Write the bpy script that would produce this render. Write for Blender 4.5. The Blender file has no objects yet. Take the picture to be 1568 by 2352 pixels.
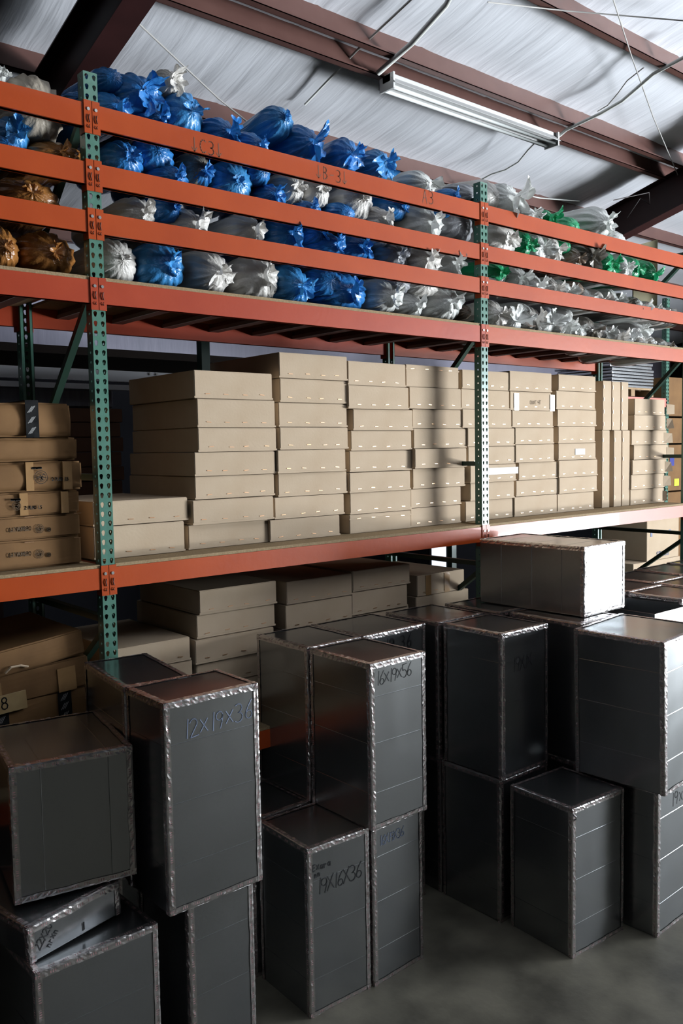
import bpy, bmesh, math, random
from math import sin, cos, pi, radians, sqrt, exp, atan2
from mathutils import Vector, Matrix, Euler, noise, geometry
random.seed(7)
S = bpy.context.scene
COL = S.collection
# ------------------------------------------------------------------ camera
CAM = Vector((-2.05627, -4.40012, 3.03216))
CROT = Euler((1.49827, 0.01725, -0.70329), 'XYZ')
F = 1996.01
CM = CROT.to_matrix()
cd = bpy.data.cameras.new('camera'); co = bpy.data.objects.new('camera', cd); COL.objects.link(co)
co.location = CAM; co.rotation_euler = CROT
cd.sensor_fit = 'VERTICAL'; cd.sensor_height = 36; cd.lens = F / 2352 * 36; cd.clip_end = 200
S.camera = co
def at(u, v, ax, val):
    d = CM @ Vector(((u - 784) / F, -(v - 1176) / F, -1.0))
    t = (val - CAM[ax]) / d[ax]
    return CAM + d * t
def X(u, v, val): return at(u, v, 0, val)
def Y(u, v, val): return at(u, v, 1, val)
def Z(u, v, val): return at(u, v, 2, val)
def ppm(p):
    return F / max(0.1, -((CM.transposed()) @ (p - CAM)).z)

# ------------------------------------------------------------------ materials
MATS = {}
def nd(nt, t, **kw):
    n = nt.nodes.new(t)
    for k, v in kw.items():
        if hasattr(n, k): setattr(n, k, v)
        else: n.inputs[k.replace('_', ' ')].default_value = v
    return n
def c4(c): return (c[0], c[1], c[2], 1)
def mat(name, col, rough=.5, metal=0., col2=None, nscale=8., namt=.5, bump=0., bscale=40., coat=0., stretch=(1, 1, 1), rvar=0., spec=.5, trans=0., detail=4.):
    if name in MATS: return MATS[name]
    m = bpy.data.materials.new(name); m.use_nodes = True
    nt = m.node_tree; b = nt.nodes['Principled BSDF']
    b.inputs['Base Color'].default_value = c4(col); b.inputs['Roughness'].default_value = rough; b.inputs['Metallic'].default_value = metal
    b.inputs['Coat Weight'].default_value = coat; b.inputs['Specular IOR Level'].default_value = spec
    L = nt.links.new
    tc = nd(nt, 'ShaderNodeTexCoord'); mp = nd(nt, 'ShaderNodeMapping'); mp.inputs['Scale'].default_value = stretch
    L(tc.outputs['Object'], mp.inputs['Vector'])
    if col2:
        n = nd(nt, 'ShaderNodeTexNoise', Scale=nscale, Detail=detail); L(mp.outputs[0], n.inputs['Vector'])
        r = nd(nt, 'ShaderNodeMapRange'); r.inputs['From Min'].default_value = .5 - namt / 2; r.inputs['From Max'].default_value = .5 + namt / 2
        L(n.outputs['Fac'], r.inputs['Value'])
        mx = nd(nt, 'ShaderNodeMix', data_type='RGBA'); mx.inputs[6].default_value = c4(col); mx.inputs[7].default_value = c4(col2)
        L(r.outputs[0], mx.inputs[0]); L(mx.outputs[2], b.inputs['Base Color'])
        if rvar:
            r2 = nd(nt, 'ShaderNodeMapRange'); r2.inputs['To Min'].default_value = rough - rvar; r2.inputs['To Max'].default_value = rough + rvar
            L(n.outputs['Fac'], r2.inputs['Value']); L(r2.outputs[0], b.inputs['Roughness'])
    if bump:
        n2 = nd(nt, 'ShaderNodeTexNoise', Scale=bscale, Detail=3.); L(mp.outputs[0], n2.inputs['Vector'])
        bp = nd(nt, 'ShaderNodeBump', Strength=1., Distance=bump); L(n2.outputs['Fac'], bp.inputs['Height']); L(bp.outputs[0], b.inputs['Normal'])
    if trans:
        tr = nd(nt, 'ShaderNodeBsdfTranslucent'); tr.inputs['Color'].default_value = c4(col)
        ms = nd(nt, 'ShaderNodeMixShader'); ms.inputs[0].default_value = trans
        out = nt.nodes['Material Output']; L(b.outputs[0], ms.inputs[1]); L(tr.outputs[0], ms.inputs[2]); L(ms.outputs[0], out.inputs['Surface'])
    MATS[name] = m
    return m
ORANGE = mat('orange_paint', (.49, .072, .009), .4, 0, (.41, .054, .006), 3, .5, .0006, 25, coat=.08, spec=.3)
SALMON = mat('red_paint', (.46, .062, .020), .4, 0, (.38, .045, .015), 3, .5, .0006, 25, coat=.05, spec=.3)
PINK = mat('pink_paint', (.70, .22, .17), .4)
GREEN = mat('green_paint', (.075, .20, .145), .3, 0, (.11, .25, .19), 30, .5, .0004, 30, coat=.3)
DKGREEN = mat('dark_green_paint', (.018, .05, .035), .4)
BOLT = mat('zinc_bolt', (.6, .6, .58), .3, .9)
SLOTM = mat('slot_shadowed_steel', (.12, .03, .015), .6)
CHIP = mat('particle_board', (.40, .29, .16), .85, 0, (.27, .18, .09), 120, .4, .001, 200)
GREYBAR = mat('grey_lip_tone', (.20, .17, .15), .55)  # grey puts light on the bar lips; rear carton labels share it
RUST = mat('brown_primer_bar', (.10, .035, .022), .6)
PRIMER = mat('brown_primer', (.165, .078, .064), .45, 0, (.13, .058, .048), 4, .5)
DKPRIMER = mat('dark_brown_primer', (.055, .018, .018), .45, 0, (.035, .012, .012), 4, .5)
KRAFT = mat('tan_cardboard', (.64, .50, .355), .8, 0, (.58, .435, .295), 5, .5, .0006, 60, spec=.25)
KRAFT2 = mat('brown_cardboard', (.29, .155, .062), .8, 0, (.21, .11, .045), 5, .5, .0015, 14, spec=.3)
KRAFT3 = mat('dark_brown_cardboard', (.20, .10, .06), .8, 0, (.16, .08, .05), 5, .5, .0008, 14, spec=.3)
KIN = mat('carton_edge', (.30, .18, .09), .85)
STAPLE = mat('copper_staple', (.80, .48, .28), .3, .9)
TAPEB = mat('packing_tape', (.46, .27, .12), .25, 0, (.40, .23, .10), 20, .5, .0008, 30)
INK = mat('printed_ink', (.035, .028, .022), .7)
FADEINK = mat('faded_ink', (.14, .09, .05), .8)
MARKER = mat('black_marker', (.012, .012, .014), .5)
PALEMARK = mat('worn_blue_marker', (.22, .26, .37), .45, .75)
BLACKTAPE = mat('black_tape', (.008, .009, .010), .22, 0, (.03, .03, .03), 14, .4, .001, 40)
TAPELETTER = mat('white_print', (.32, .32, .31), .5)
WHITE = mat('white_enamel', (.90, .91, .91), .4)
TUBE = mat('lamp_tube_glass', (.86, .9, .89), .18)
CONDUIT = mat('grey_conduit', (.78, .80, .76), .5)
WIRE = mat('wire_grey', (.45, .44, .42), .5)
DKWIRE = mat('dark_wire', (.05, .04, .04), .5)
PAPER = mat('white_paper', (.85, .85, .86), .6)
YELLOW = mat('yellow_sticker', (.75, .85, .02), .5)
BLUESTK = mat('blue_sticker', (.03, .04, .30), .4)
SHEETM = mat('bright_sheet_metal', (.75, .76, .78), .22, .9)
WOOD = mat('pallet_wood', (.50, .34, .19), .8, 0, (.36, .23, .12), 6, .5)
OLIVE = mat('olive_board', (.16, .14, .07), .8)
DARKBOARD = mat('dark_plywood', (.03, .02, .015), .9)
LILAC = mat('vinyl_wall_insulation', (.40, .39, .50), .5, 0, (.45, .43, .55), 3, .5, .006, 5, stretch=(2, 1, .3))
DARKWALL = mat('dark_wall_panel', (.02, .02, .022), 1., spec=0.)
CONCRETE = mat('concrete_floor', (.060, .055, .042), .6, 0, (.15, .138, .105), 2.6, .32, .001, 30, rvar=.1, detail=12., spec=.3)
GREYFILM = mat('grey_film', (.30, .31, .36), .35, 0, (.2, .2, .25), 6, .5, .004, 8, stretch=(6, 1, 1))
RED = mat('red_stamp', (.38, .03, .04), .5)
def bagmat(name, c, c2, rough=.3, tr=.12):
    return mat(name, c, rough, 0, c2, 2.5, .6, .006, 7, coat=.2, trans=tr, stretch=(1, 1, 1))
BAG = dict(
    blue=bagmat('blue_film', (.03, .22, .62), (.05, .29, .74)),
    sky=bagmat('light_blue_film', (.05, .30, .72), (.09, .40, .82)),
    white=bagmat('white_film', (.90, .87, .82), (.80, .76, .70)),
    clear=bagmat('milky_clear_film', (.93, .94, .91), (.80, .82, .78), .22),
    beige=bagmat('beige_film', (.66, .58, .47), (.56, .48, .38), .5, .1),
    brown=bagmat('amber_film', (.50, .22, .06), (.36, .14, .035), .22, .15),
    green=bagmat('green_film', (.02, .46, .19), (.03, .36, .16)),
    dark=bagmat('dark_silvery_film', (.16, .14, .11), (.40, .38, .34), .15),
    rust=bagmat('brown_stained_film', (.22, .11, .05), (.50, .46, .40), .2),
    grey=bagmat('grey_white_film', (.42, .43, .46), (.36, .37, .40)))

# galvanised steel
def metalmat():
    m = bpy.data.materials.new('galvanised_steel'); m.use_nodes = True; nt = m.node_tree; b = nt.nodes['Principled BSDF']; L = nt.links.new
    tc = nd(nt, 'ShaderNodeTexCoord')
    n = nd(nt, 'ShaderNodeTexNoise', Scale=1.6, Detail=5.); L(tc.outputs['Object'], n.inputs['Vector'])
    cr = nd(nt, 'ShaderNodeMapRange'); cr.inputs['From Min'].default_value = .3; cr.inputs['From Max'].default_value = .7
    cr.inputs['To Min'].default_value = .19; cr.inputs['To Max'].default_value = .27; L(n.outputs['Fac'], cr.inputs['Value']); L(cr.outputs[0], b.inputs['Roughness'])
    sp = nd(nt, 'ShaderNodeTexNoise', Scale=90., Detail=2.); L(tc.outputs['Object'], sp.inputs['Vector'])
    mx = nd(nt, 'ShaderNodeMix', data_type='RGBA'); mx.inputs[6].default_value = (.29, .30, .305, 1); mx.inputs[7].default_value = (.36, .37, .375, 1)
    L(sp.outputs['Fac'], mx.inputs[0]); L(mx.outputs[2], b.inputs['Base Color']); b.inputs['Metallic'].default_value = .93
    n2 = nd(nt, 'ShaderNodeTexNoise', Scale=3.2, Detail=1.); L(tc.outputs['Object'], n2.inputs['Vector'])
    bp = nd(nt, 'ShaderNodeBump', Strength=.4, Distance=.012); L(n2.outputs['Fac'], bp.inputs['Height']); L(bp.outputs[0], b.inputs['Normal'])
    return m
STEEL = metalmat()
def foilmat():
    m = bpy.data.materials.new('foil_tape'); m.use_nodes = True; nt = m.node_tree; b = nt.nodes['Principled BSDF']; L = nt.links.new
    uv = nd(nt, 'ShaderNodeUVMap'); sx = nd(nt, 'ShaderNodeSeparateXYZ'); L(uv.outputs[0], sx.inputs[0])
    def M(op, a, c=None, v2=0.):
        k = nd(nt, 'ShaderNodeMath', operation=op)
        if isinstance(a, float): k.inputs[0].default_value = a
        else: L(a, k.inputs[0])
        if c is not None: L(c, k.inputs[1])
        else: k.inputs[1].default_value = v2
        return k.outputs[0]
    tick = M('LESS_THAN', M('FRACT', M('MULTIPLY', sx.outputs[0], None, 95.)), None, .42)
    grp = M('LESS_THAN', M('FRACT', M('MULTIPLY', sx.outputs[0], None, 17.)), None, .55)
    band = M('LESS_THAN', M('ABSOLUTE', M('SUBTRACT', M('ABSOLUTE', sx.outputs[1]), None, .55)), None, .2)
    ns = nd(nt, 'ShaderNodeTexNoise', Scale=14.); L(uv.outputs[0], ns.inputs['Vector'])
    keep = M('GREATER_THAN', ns.outputs['Fac'], None, .42)
    k = M('MULTIPLY', M('MULTIPLY', tick, grp), M('MULTIPLY', band, keep)); k = M('MULTIPLY', k, None, .6)
    mx = nd(nt, 'ShaderNodeMix', data_type='RGBA'); mx.inputs[6].default_value = (.56, .53, .52, 1); mx.inputs[7].default_value = (.30, .025, .04, 1)
    L(k, mx.inputs[0]); L(mx.outputs[2], b.inputs['Base Color'])
    md = M('SUBTRACT', 0.95, k); L(md, b.inputs['Metallic']); b.inputs['Roughness'].default_value = .27
    return m
FOIL = foilmat()
def ceilmat():
    m = bpy.data.materials.new('white_roof_insulation'); m.use_nodes = True; nt = m.node_tree; b = nt.nodes['Principled BSDF']; L = nt.links.new
    tc = nd(nt, 'ShaderNodeTexCoord'); mp = nd(nt, 'ShaderNodeMapping'); mp.inputs['Scale'].default_value = (1., .10, .1); mp.inputs['Rotation'].default_value = (0, 0, radians(3))
    L(tc.outputs['Object'], mp.inputs[0])
    n = nd(nt, 'ShaderNodeTexNoise', Scale=9., Detail=4.); n.inputs['Distortion'].default_value = .3; L(mp.outputs[0], n.inputs['Vector'])
    bp = nd(nt, 'ShaderNodeBump', Strength=.35, Distance=.03); L(n.outputs['Fac'], bp.inputs['Height']); L(bp.outputs[0], b.inputs['Normal'])
    b.inputs['Base Color'].default_value = (.82, .845, .90, 1); b.inputs['Roughness'].default_value = .4
    return m
CEIL = ceilmat()

# ------------------------------------------------------------------ mesh helpers
class MB:
    def __init__(s): s.v = []; s.f = []; s.m = []; s.uv = {}
    def quad(s, a, b, c, d, mi=0):
        i = len(s.v); s.v += [tuple(a), tuple(b), tuple(c), tuple(d)]; s.f.append((i, i + 1, i + 2, i + 3)); s.m.append(mi); return s
    def box(s, x0, x1, y0, y1, z0, z1, mi=0, M=None):
        P = [(x, y, z) for z in (z0, z1) for y in (y0, y1) for x in (x0, x1)]
        if M is not None: P = [tuple(M @ Vector(p)) for p in P]
        i = len(s.v); s.v += P
        for f in ((0, 2, 3, 1), (4, 5, 7, 6), (0, 1, 5, 4), (2, 6, 7, 3), (0, 4, 6, 2), (1, 3, 7, 5)): s.f.append(tuple(i + k for k in f)); s.m.append(mi)
        return s
    def tube(s, pts, r, n=8, mi=0, cap=True):
        pts = [Vector(p) for p in pts]; rings = []
        for k, p in enumerate(pts):
            d = (pts[min(k + 1, len(pts) - 1)] - pts[max(k - 1, 0)]).normalized()
            a = Vector((0, 0, 1)) if abs(d.z) < .9 else Vector((1, 0, 0)); u = d.cross(a).normalized(); w = d.cross(u)
            rr = r if not isinstance(r, (list, tuple)) else r[k]; i = len(s.v)
            for j in range(n): t = 2 * pi * j / n; s.v.append(tuple(p + (u * cos(t) + w * sin(t)) * rr))
            rings.append(i)
        for a, b in zip(rings, rings[1:]):
            for j in range(n): s.f.append((a + j, a + (j + 1) % n, b + (j + 1) % n, b + j)); s.m.append(mi)
        if cap:
            s.f.append(tuple(rings[0] + j for j in range(n))); s.m.append(mi); s.f.append(tuple(rings[-1] + j for j in reversed(range(n)))); s.m.append(mi)
        return s
    def beam(s, p, q, w, h, mi=0):
        p = Vector(p); q = Vector(q); d = (q - p); L = d.length; d.normalize()
        up = Vector((0, 0, 1)) if abs(d.z) < .95 else Vector((0, 1, 0)); sd = d.cross(up).normalized(); up = sd.cross(d)
        M = Matrix((sd, d, up)).transposed().to_4x4(); M.translation = p
        return s.box(-w / 2, w / 2, 0, L, -h / 2, h / 2, mi, M)
    def mesh(s, name, mats, smooth=False):
        me = bpy.data.meshes.new(name); me.from_pydata(s.v, [], s.f); me.update()
        for m in (mats if isinstance(mats, (list, tuple)) else [mats]): me.materials.append(m)
        if any(s.m): me.polygons.foreach_set('material_index', s.m)
        if smooth: me.polygons.foreach_set('use_smooth', [True] * len(me.polygons))
        return me
    def obj(s, name, mats, parent=None, smooth=False, loc=None):
        return link(name, s.mesh(name, mats, smooth), parent, loc)
def link(name, me, parent=None, loc=None, rot=None):
    o = bpy.data.objects.new(name, me); COL.objects.link(o)
    if parent: o.parent = parent
    if loc is not None: o.location = loc
    if rot is not None: o.rotation_euler = rot
    return o
def tag(o, label, cat, group=None):
    o['label'] = label; o['category'] = cat
    if group: o['group'] = group
    return o
def empty(name, loc=(0, 0, 0), rot=(0, 0, 0)):
    return link(name, None, None, loc, rot)
def struct(o): o['kind'] = 'structure'; return o
def bevel_me(me, off, seg=2, ang=None):
    bm = bmesh.new(); bm.from_mesh(me); bmesh.ops.bevel(bm, geom=bm.edges[:], offset=off, segments=seg, profile=.6, affect='EDGES', clamp_overlap=True)
    bm.to_mesh(me); bm.free(); return me
def stroke_ribbon(mb, pts, w, fn, mi=0, step=None):
    """flat ribbon along a 2-D polyline mapped onto a surface by fn(a,b)->xyz"""
    P = [Vector(p) for p in pts]
    for a, b in zip(P, P[1:]):
        d = b - a
        if d.length < 1e-6: continue
        n = max(1, int(d.length / step)) if step else 1
        d.normalize(); t = Vector((-d.y, d.x)) * w / 2; e = d * w * .4
        for k in range(n):
            p = a.lerp(b, k / n) - (e if k == 0 else e * 0); q = a.lerp(b, (k + 1) / n) + (e if k == n - 1 else e * 0)
            mb.quad(fn(*(p - t)), fn(*(q - t)), fn(*(q + t)), fn(*(p + t)), mi)
def arc(cx, cy, rx, ry, a0, a1, n=8): return [(cx + rx * cos(radians(a0 + (a1 - a0) * k / n)), cy + ry * sin(radians(a0 + (a1 - a0) * k / n))) for k in range(n + 1)]
G = {
 '1': [[(.25, 0), (.33, 1)]], '9': [arc(.3, .72, .22, .25, 0, 360, 10), [(.52, .75), (.47, .35), (.35, 0)]],
 '6': [[(.5, 1), (.25, .65), (.12, .3)], arc(.32, .24, .2, .22, 0, 360, 10)], '3': [arc(.25, .75, .24, .24, 130, -90, 8), arc(.25, .26, .27, .26, 90, -140, 8)],
 '5': [[(.55, 1), (.15, .97), (.13, .58)], arc(.28, .3, .25, .28, 120, -130, 8)], '2': [arc(.28, .74, .23, .25, 160, -20, 7) + [(.08, .02), (.58, .05)]],
 '0': [arc(.3, .5, .24, .48, 0, 360, 12)], '8': [arc(.3, .75, .2, .22, 0, 360, 8), arc(.3, .27, .24, .26, 0, 360, 8)],
 '4': [[(.15, 1), (.1, .45), (.55, .5)], [(.5, .95), (.45, 0)]], '7': [[(.05, .95), (.55, .98), (.25, 0)]],
 'x': [[(.08, .12), (.5, .72)], [(.08, .75), (.5, .08)]], 'X': [[(.05, 0), (.5, .95)], [(.05, .9), (.55, .05)]], '-': [[(.1, .45), (.45, .5)]],
 'A': [[(.02, 0), (.28, 1), (.52, 0)], [(.12, .38), (.42, .42)]], 'B': [[(.1, 0), (.12, 1)], arc(.12, .76, .3, .23, 90, -90, 6), arc(.12, .26, .36, .26, 90, -90, 6)],
 'C': [arc(.35, .5, .3, .48, 50, 310, 9)], 'E': [[(.5, .98), (.1, .95), (.08, 0), (.5, .04)], [(.08, .5), (.4, .52)]], 'v': [[(.25, 1), (.27, 0)], [(.05, .25), (.27, 0), (.48, .28)]],
 'P': [[(.08, 0), (.1, 1)], arc(.1, .74, .34, .25, 90, -90, 6)], 'L': [[(.1, 1), (.08, 0), (.5, .02)]], 'M': [[(.05, 0), (.1, 1), (.3, .4), (.5, 1), (.56, 0)]],
 'O': [arc(.3, .5, .26, .48, 0, 360, 12)], 'T': [[(0, .97), (.56, 1)], [(.28, 1), (.26, 0)]], 'N': [[(.08, 0), (.1, 1), (.5, 0), (.52, 1)]], 'R': [[(.08, 0), (.1, 1)], arc(.1, .74, .34, .25, 90, -90, 6) + [(.5, 0)]],
 'U': [[(.08, 1), (.08, .2), (.28, 0), (.5, .2), (.52, 1)]], 'a': [arc(.28, .3, .2, .28, 0, 360, 8), [(.5, .55), (.5, 0)]], 'r': [[(.1, .55), (.12, 0)], arc(.3, .3, .18, .22, 150, 50, 3)],
 'n': [[(.1, .55), (.12, 0)], arc(.3, .3, .18, .25, 180, 0, 5) + [(.48, 0)]], 'm': [[(.06, .5), (.06, 0)], [(.06, .4), (.2, .5), (.26, 0)], [(.26, .4), (.42, .5), (.48, 0)]], 't': [[(.25, .9), (.22, 0)], [(.05, .6), (.45, .64)]],
 'o': [arc(.26, .28, .2, .26, 0, 360, 8)], 'l': [[(.2, 1), (.2, 0)]], 'I': [[(.25, 1), (.25, 0)]], 'S': [arc(.3, .74, .22, .24, 30, 250, 6) + arc(.28, .26, .24, .25, 80, -150, 6)], 'u': [[(.08, .55), (.1, .12), (.28, 0), (.46, .15)], [(.48, .55), (.48, 0)]],
 'e': [[(.08, .3), (.48, .32)] + arc(.28, .3, .2, .28, 10, 320, 7)], 'k': [[(.1, 1), (.1, 0)], [(.45, .55), (.1, .25), (.48, 0)]], '.': [[(.2, 0), (.24, .05)]], ' ': []}
def write(text, a0, b0, h, w, fn, mat_, parent, name='handwriting', slope=0., mb=None, gap=.72, rot=0., step=None, jit=.05):
    own = mb is None
    if own: mb = MB()
    rnd = random.Random(hash(text) % 1000 if False else len(text) * 7)
    ca, sa = cos(rot), sin(rot)
    x = 0.
    for ch in text:
        dy = rnd.uniform(-jit, jit); sc = 1 + rnd.uniform(-jit, jit)
        for st in G.get(ch, []):
            pts = []
            for (px, py) in st:
                qx = x + px * sc * h; qy = (py * sc + dy) * h + slope * (x + px * h)
                pts.append((a0 + qx * ca - qy * sa, b0 + qx * sa + qy * ca))
            stroke_ribbon(mb, pts, w, fn, 0, step)
        x += h * gap * (.6 if ch in '1lI.' else 1)
    return mb.obj(name, mat_, parent) if own else mb

# ------------------------------------------------------------------ building shell
ZB0, SL, YB0 = 6.33, .265, 1.5          # underside of purlins: z = ZB0 - SL*(y-YB0)
def zpur(y): return ZB0 - SL * (y - YB0)
XL, XR, YF, YB = -4.0, 17., -14.6, 6.2
o = MB().box(XL, XR, YF, YB, -.2, 0).obj('floor', CONCRETE); struct(o)
# roof insulation, sagging a little between purlins and creased along the slope
PY = [-14.7, -13.2, -12., -10.75, -9.5, -8.25, -7.0, -5.75, -4.5, -3.25, -2.1, -.98, .22, 1.24, 1.5, 2.62, 3.85, 5.1, 6.3]
mb = MB(); nx, ny = 420, 120
for j in range(ny + 1):
    y = YF + (YB - YF) * j / ny
    nb = [p for p in PY if p <= y]; na = [p for p in PY if p > y]
    a = nb[-1] if nb else PY[0] - 1.2; b = na[0] if na else PY[-1] + 1.2
    t = (y - a) / (b - a); sag = .055 * sin(pi * t) * min(1, (b - a))
    for i in range(nx + 1):
        x = XL + (XR - XL) * i / nx
        s = x + .08 * y
        fold = .016 * abs(noise.noise(Vector((s * 1.1, y * .08, 3)))) + .005 * noise.noise(Vector((s * 5, y * .2, 7))) + .003 * noise.noise(Vector((s * 14, y * .3, 9)))
        seam = max(0, 1 - abs(((s + .4) % 1.22) - .6) / .05) * .010
        mb.v.append((x, y, zpur(y) + .205 - sag * (.6 + .4 * noise.noise(Vector((x, y, 0)))) - fold * sin(pi * t) ** .5 * 1.4 + seam))
for j in range(ny):
    for i in range(nx):
        k = j * (nx + 1) + i; mb.f.append((k, k + nx + 1, k + nx + 2, k + 1)); mb.m.append(0)
struct(mb.obj('ceiling', CEIL, smooth=True))
# outer roof skin above, walls
mb = MB(); mb.quad((XL, YF, zpur(YF) + .5), (XR, YF, zpur(YF) + .5), (XR, YB, zpur(YB) + .5), (XL, YB, zpur(YB) + .5)); struct(mb.obj('roof', DARKWALL))
# back wall with a window opening seen between the lower cartons and the second upright
wl = Y(984, 1312, YB).x; wr = Y(1041, 1300, YB).x; wb = Y(1010, 1330, YB).z; wt = Y(1010, 1225, YB).z
mb = MB()
mb.box(XL, wl, YB, YB + .15, 0, 4.1); mb.box(wr, XR, YB, YB + .15, 0, 4.1); mb.box(wl, wr, YB, YB + .15, 0, wb); mb.box(wl, wr, YB, YB + .15, wt, 4.1)
struct(mb.obj('wall_back', mat('shade_black_wall', (.010, .010, .012), 1., spec=0.))); struct(MB().box(XL, XR, YB, YB + .15, 4.1, 6.1).obj('wall_back_upper', LILAC))  # lower wall near black: the dimness behind the racks is put into its colour
mb = MB()
for (a, b, c, d) in ((wl, wl + .06, wb, wt), (wr - .06, wr, wb, wt), (wl, wr, wt - .06, wt), (wl, wr, wb, wb + .06)): mb.box(a, b, YB - .02, YB + .12, c, d)
struct(mb.obj('window_1', DARKWALL))
# bare branches outside the window
mb = MB(); rb = random.Random(3)
for k in range(9):
    x0 = wl + (wr - wl) * rb.uniform(.1, .9); z0 = wb - .3 + rb.uniform(0, .6); dx = rb.uniform(-.8, .8)
    mb.tube([(x0, YB + 1.2, z0), (x0 + dx * .5, YB + 1.25, z0 + .6), (x0 + dx, YB + 1.2, z0 + 1.3)], [.02, .012, .004], 5)
mb.tube([(wl - .3, YB + 1.25, 0), (wl + .2, YB + 1.22, 1.2), (wl + .55, YB + 1.2, wb + .5)], [.09, .05, .02], 6)
tag(mb.obj('bare_shrub', DKWIRE), 'bare dark branches outside the small window behind the racks', 'shrub')
struct(MB().box(XL - .15, XL, YF, YB, 0, 11.).obj('wall_left', DARKWALL))  # unseen; set close and dark to keep light off the carton sides
# right wall with a big roll-up door opening; front wall
DY0, DY1, DZ = -13.2, -7.5, 4.6
mb = MB(); mb.box(XR, XR + .15, YF, DY0, 0, 11.); mb.box(XR, XR + .15, DY1, YB, 0, 11.); mb.box(XR, XR + .15, DY0, DY1, DZ, 11.)
struct(mb.obj('wall_right', DARKWALL))
struct(MB().box(XL, XR, YF - .15, YF, 0, 11.).obj('wall_front', DARKWALL))
mb = MB()
for (a, b, c, d) in ((DY0 - .1, DY0, 0, DZ), (DY1, DY1 + .1, 0, DZ), (DY0, DY1, DZ, DZ + .1)): mb.box(XR - .05, XR + .2, a, b, c, d)
struct(mb.obj('trim_1', DKPRIMER))

# purlins
def zsec(mb, x0, x1, y, z, h=.205, fl=.072, t=.006):
    # z: underside; bottom flange toward -y, top flange toward +y, small lips
    mb.box(x0, x1, y - t / 2, y + t / 2, z, z + h)
    mb.box(x0, x1, y - fl, y, z, z + t); mb.box(x0, x1, y - fl, y - fl + t, z, z + .02)
    mb.box(x0, x1, y, y + fl, z + h - t, z + h)
PL = {-3.25: 'roof purlin high above, fourth up the slope from the lamp', -2.1: 'roof purlin high above, third up the slope from the lamp', -.98: 'roof purlin second up the slope from the strip lamp', .22: 'brown roof purlin next up the slope from the strip lamp',
      1.24: 'brown roof purlin on the upper side of the doubled pair by the lamp', 1.5: 'brown roof purlin directly above the strip lamp', 2.62: 'brown roof purlin just above the bags on the top shelf', 3.85: 'lowest brown roof purlin near the back wall',
      5.1: 'brown roof purlin against the back wall, lowest of all'}
for y in PY:
    if y < -3.4 or y > 5.2: continue
    mb = MB(); zsec(mb, XL, XR, y, zpur(y)); p = tag(mb.obj('roof_purlin', PRIMER), PL[y], 'purlin', 'roof purlins')
    mb = MB()
    for xx in (.83, 8.33): mb.box(xx - .35, xx + .35, y + .003, y + .012, zpur(y) + .02, zpur(y) + .19)
    mb.obj('splice_plate', DKPRIMER, p)
# rafters: tapered I-beams under the purlins
def rafter(x, label, y0=YF, y1=YB, dep=.44):
    def P(xx, y, dz): return (xx, y, zpur(y) + dz)
    mb = MB()
    def slab(xa, xb, da, db):
        V = [P(xa, y0, da), P(xb, y0, da), P(xb, y1, da), P(xa, y1, da), P(xa, y0, db), P(xb, y0, db), P(xb, y1, db), P(xa, y1, db)]
        i = len(mb.v); mb.v += V
        for f in ((0, 3, 2, 1), (4, 5, 6, 7), (0, 1, 5, 4), (1, 2, 6, 5), (2, 3, 7, 6), (3, 0, 4, 7)): mb.f.append(tuple(i + k for k in f)); mb.m.append(0)
    slab(x - .005, x + .005, -dep, 0); r = None
    o = mb.obj('roof_rafter', DKPRIMER); tag(o, label, 'rafter', 'roof rafters')
    mb = MB(); mb2 = mb
    def slab2(mb, xa, xb, da, db):
        V = [P(xa, y0, da), P(xb, y0, da), P(xb, y1, da), P(xa, y1, da), P(xa, y0, db), P(xb, y0, db), P(xb, y1, db), P(xa, y1, db)]
        i = len(mb.v); mb.v += V
        for f in ((0, 3, 2, 1), (4, 5, 6, 7), (0, 1, 5, 4), (1, 2, 6, 5), (2, 3, 7, 6), (3, 0, 4, 7)): mb.f.append(tuple(i + k for k in f)); mb.m.append(0)
    slab2(mb, x - .1, x + .1, -dep - .012, -dep); mb.obj('bottom_flange', PRIMER if False else DKPRIMER, o)
    mb = MB(); slab2(mb, x - .1, x + .1, -.012, 0); mb.obj('top_flange', DKPRIMER, o)
    mb = MB(); sg = 1 if x < 4 else -1
    mb.beam(P(x + .06 * sg, .30, -dep + .02), P(x + .95 * sg, .24, .06), .05, .05)
    mb.beam(P(x + .06 * sg, 2.70, -dep + .02), P(x + .95 * sg, 2.64, .06), .05, .05)
    mb.obj('flange_brace', PRIMER, o)
    return o
rafter(.83, 'dark brown roof rafter rising behind the near green upright')
rafter(8.33, 'dark brown roof rafter beyond the far end of the rack')

# strip lamp
fa = Y(887, 180, 1.40); fb = Y(1268, 318, 1.40); fz = zpur(1.4) - .05
lamp = empty('strip_lamp', ((fa.x + fb.x) / 2, 1.40, fz)); tag(lamp, 'long white fluorescent strip lamp hanging under the roof purlins', 'lamp')
Lh = (fb.x - fa.x) / 2
me = MB().box(-Lh, Lh, -.055, .055, -.035, .04).mesh('lamp_body', WHITE); bevel_me(me, .006); link('lamp_body', me, lamp)
me = MB().quad((-Lh, -.055, .0), (Lh, -.055, .0), (Lh, -.11, -.06), (-Lh, -.11, -.06)).quad((-Lh, .11, -.06), (Lh, .11, -.06), (Lh, .055, 0), (-Lh, .055, 0)).mesh('reflector', WHITE)
r_ = link('reflector', me, lamp); r_.modifiers.new('t', 'SOLIDIFY').thickness = .003
for sy in (-.055, .055):
    MB().tube([(-Lh + .03, sy, -.075), (Lh - .03, sy, -.075)], .017, 12).obj('lamp_tube', TUBE, lamp, True)
for sx in (-Lh, Lh - .02):
    MB().box(sx, sx + .02, -.09, .09, -.1, .04).obj('end_cap', WHITE, lamp)

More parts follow.
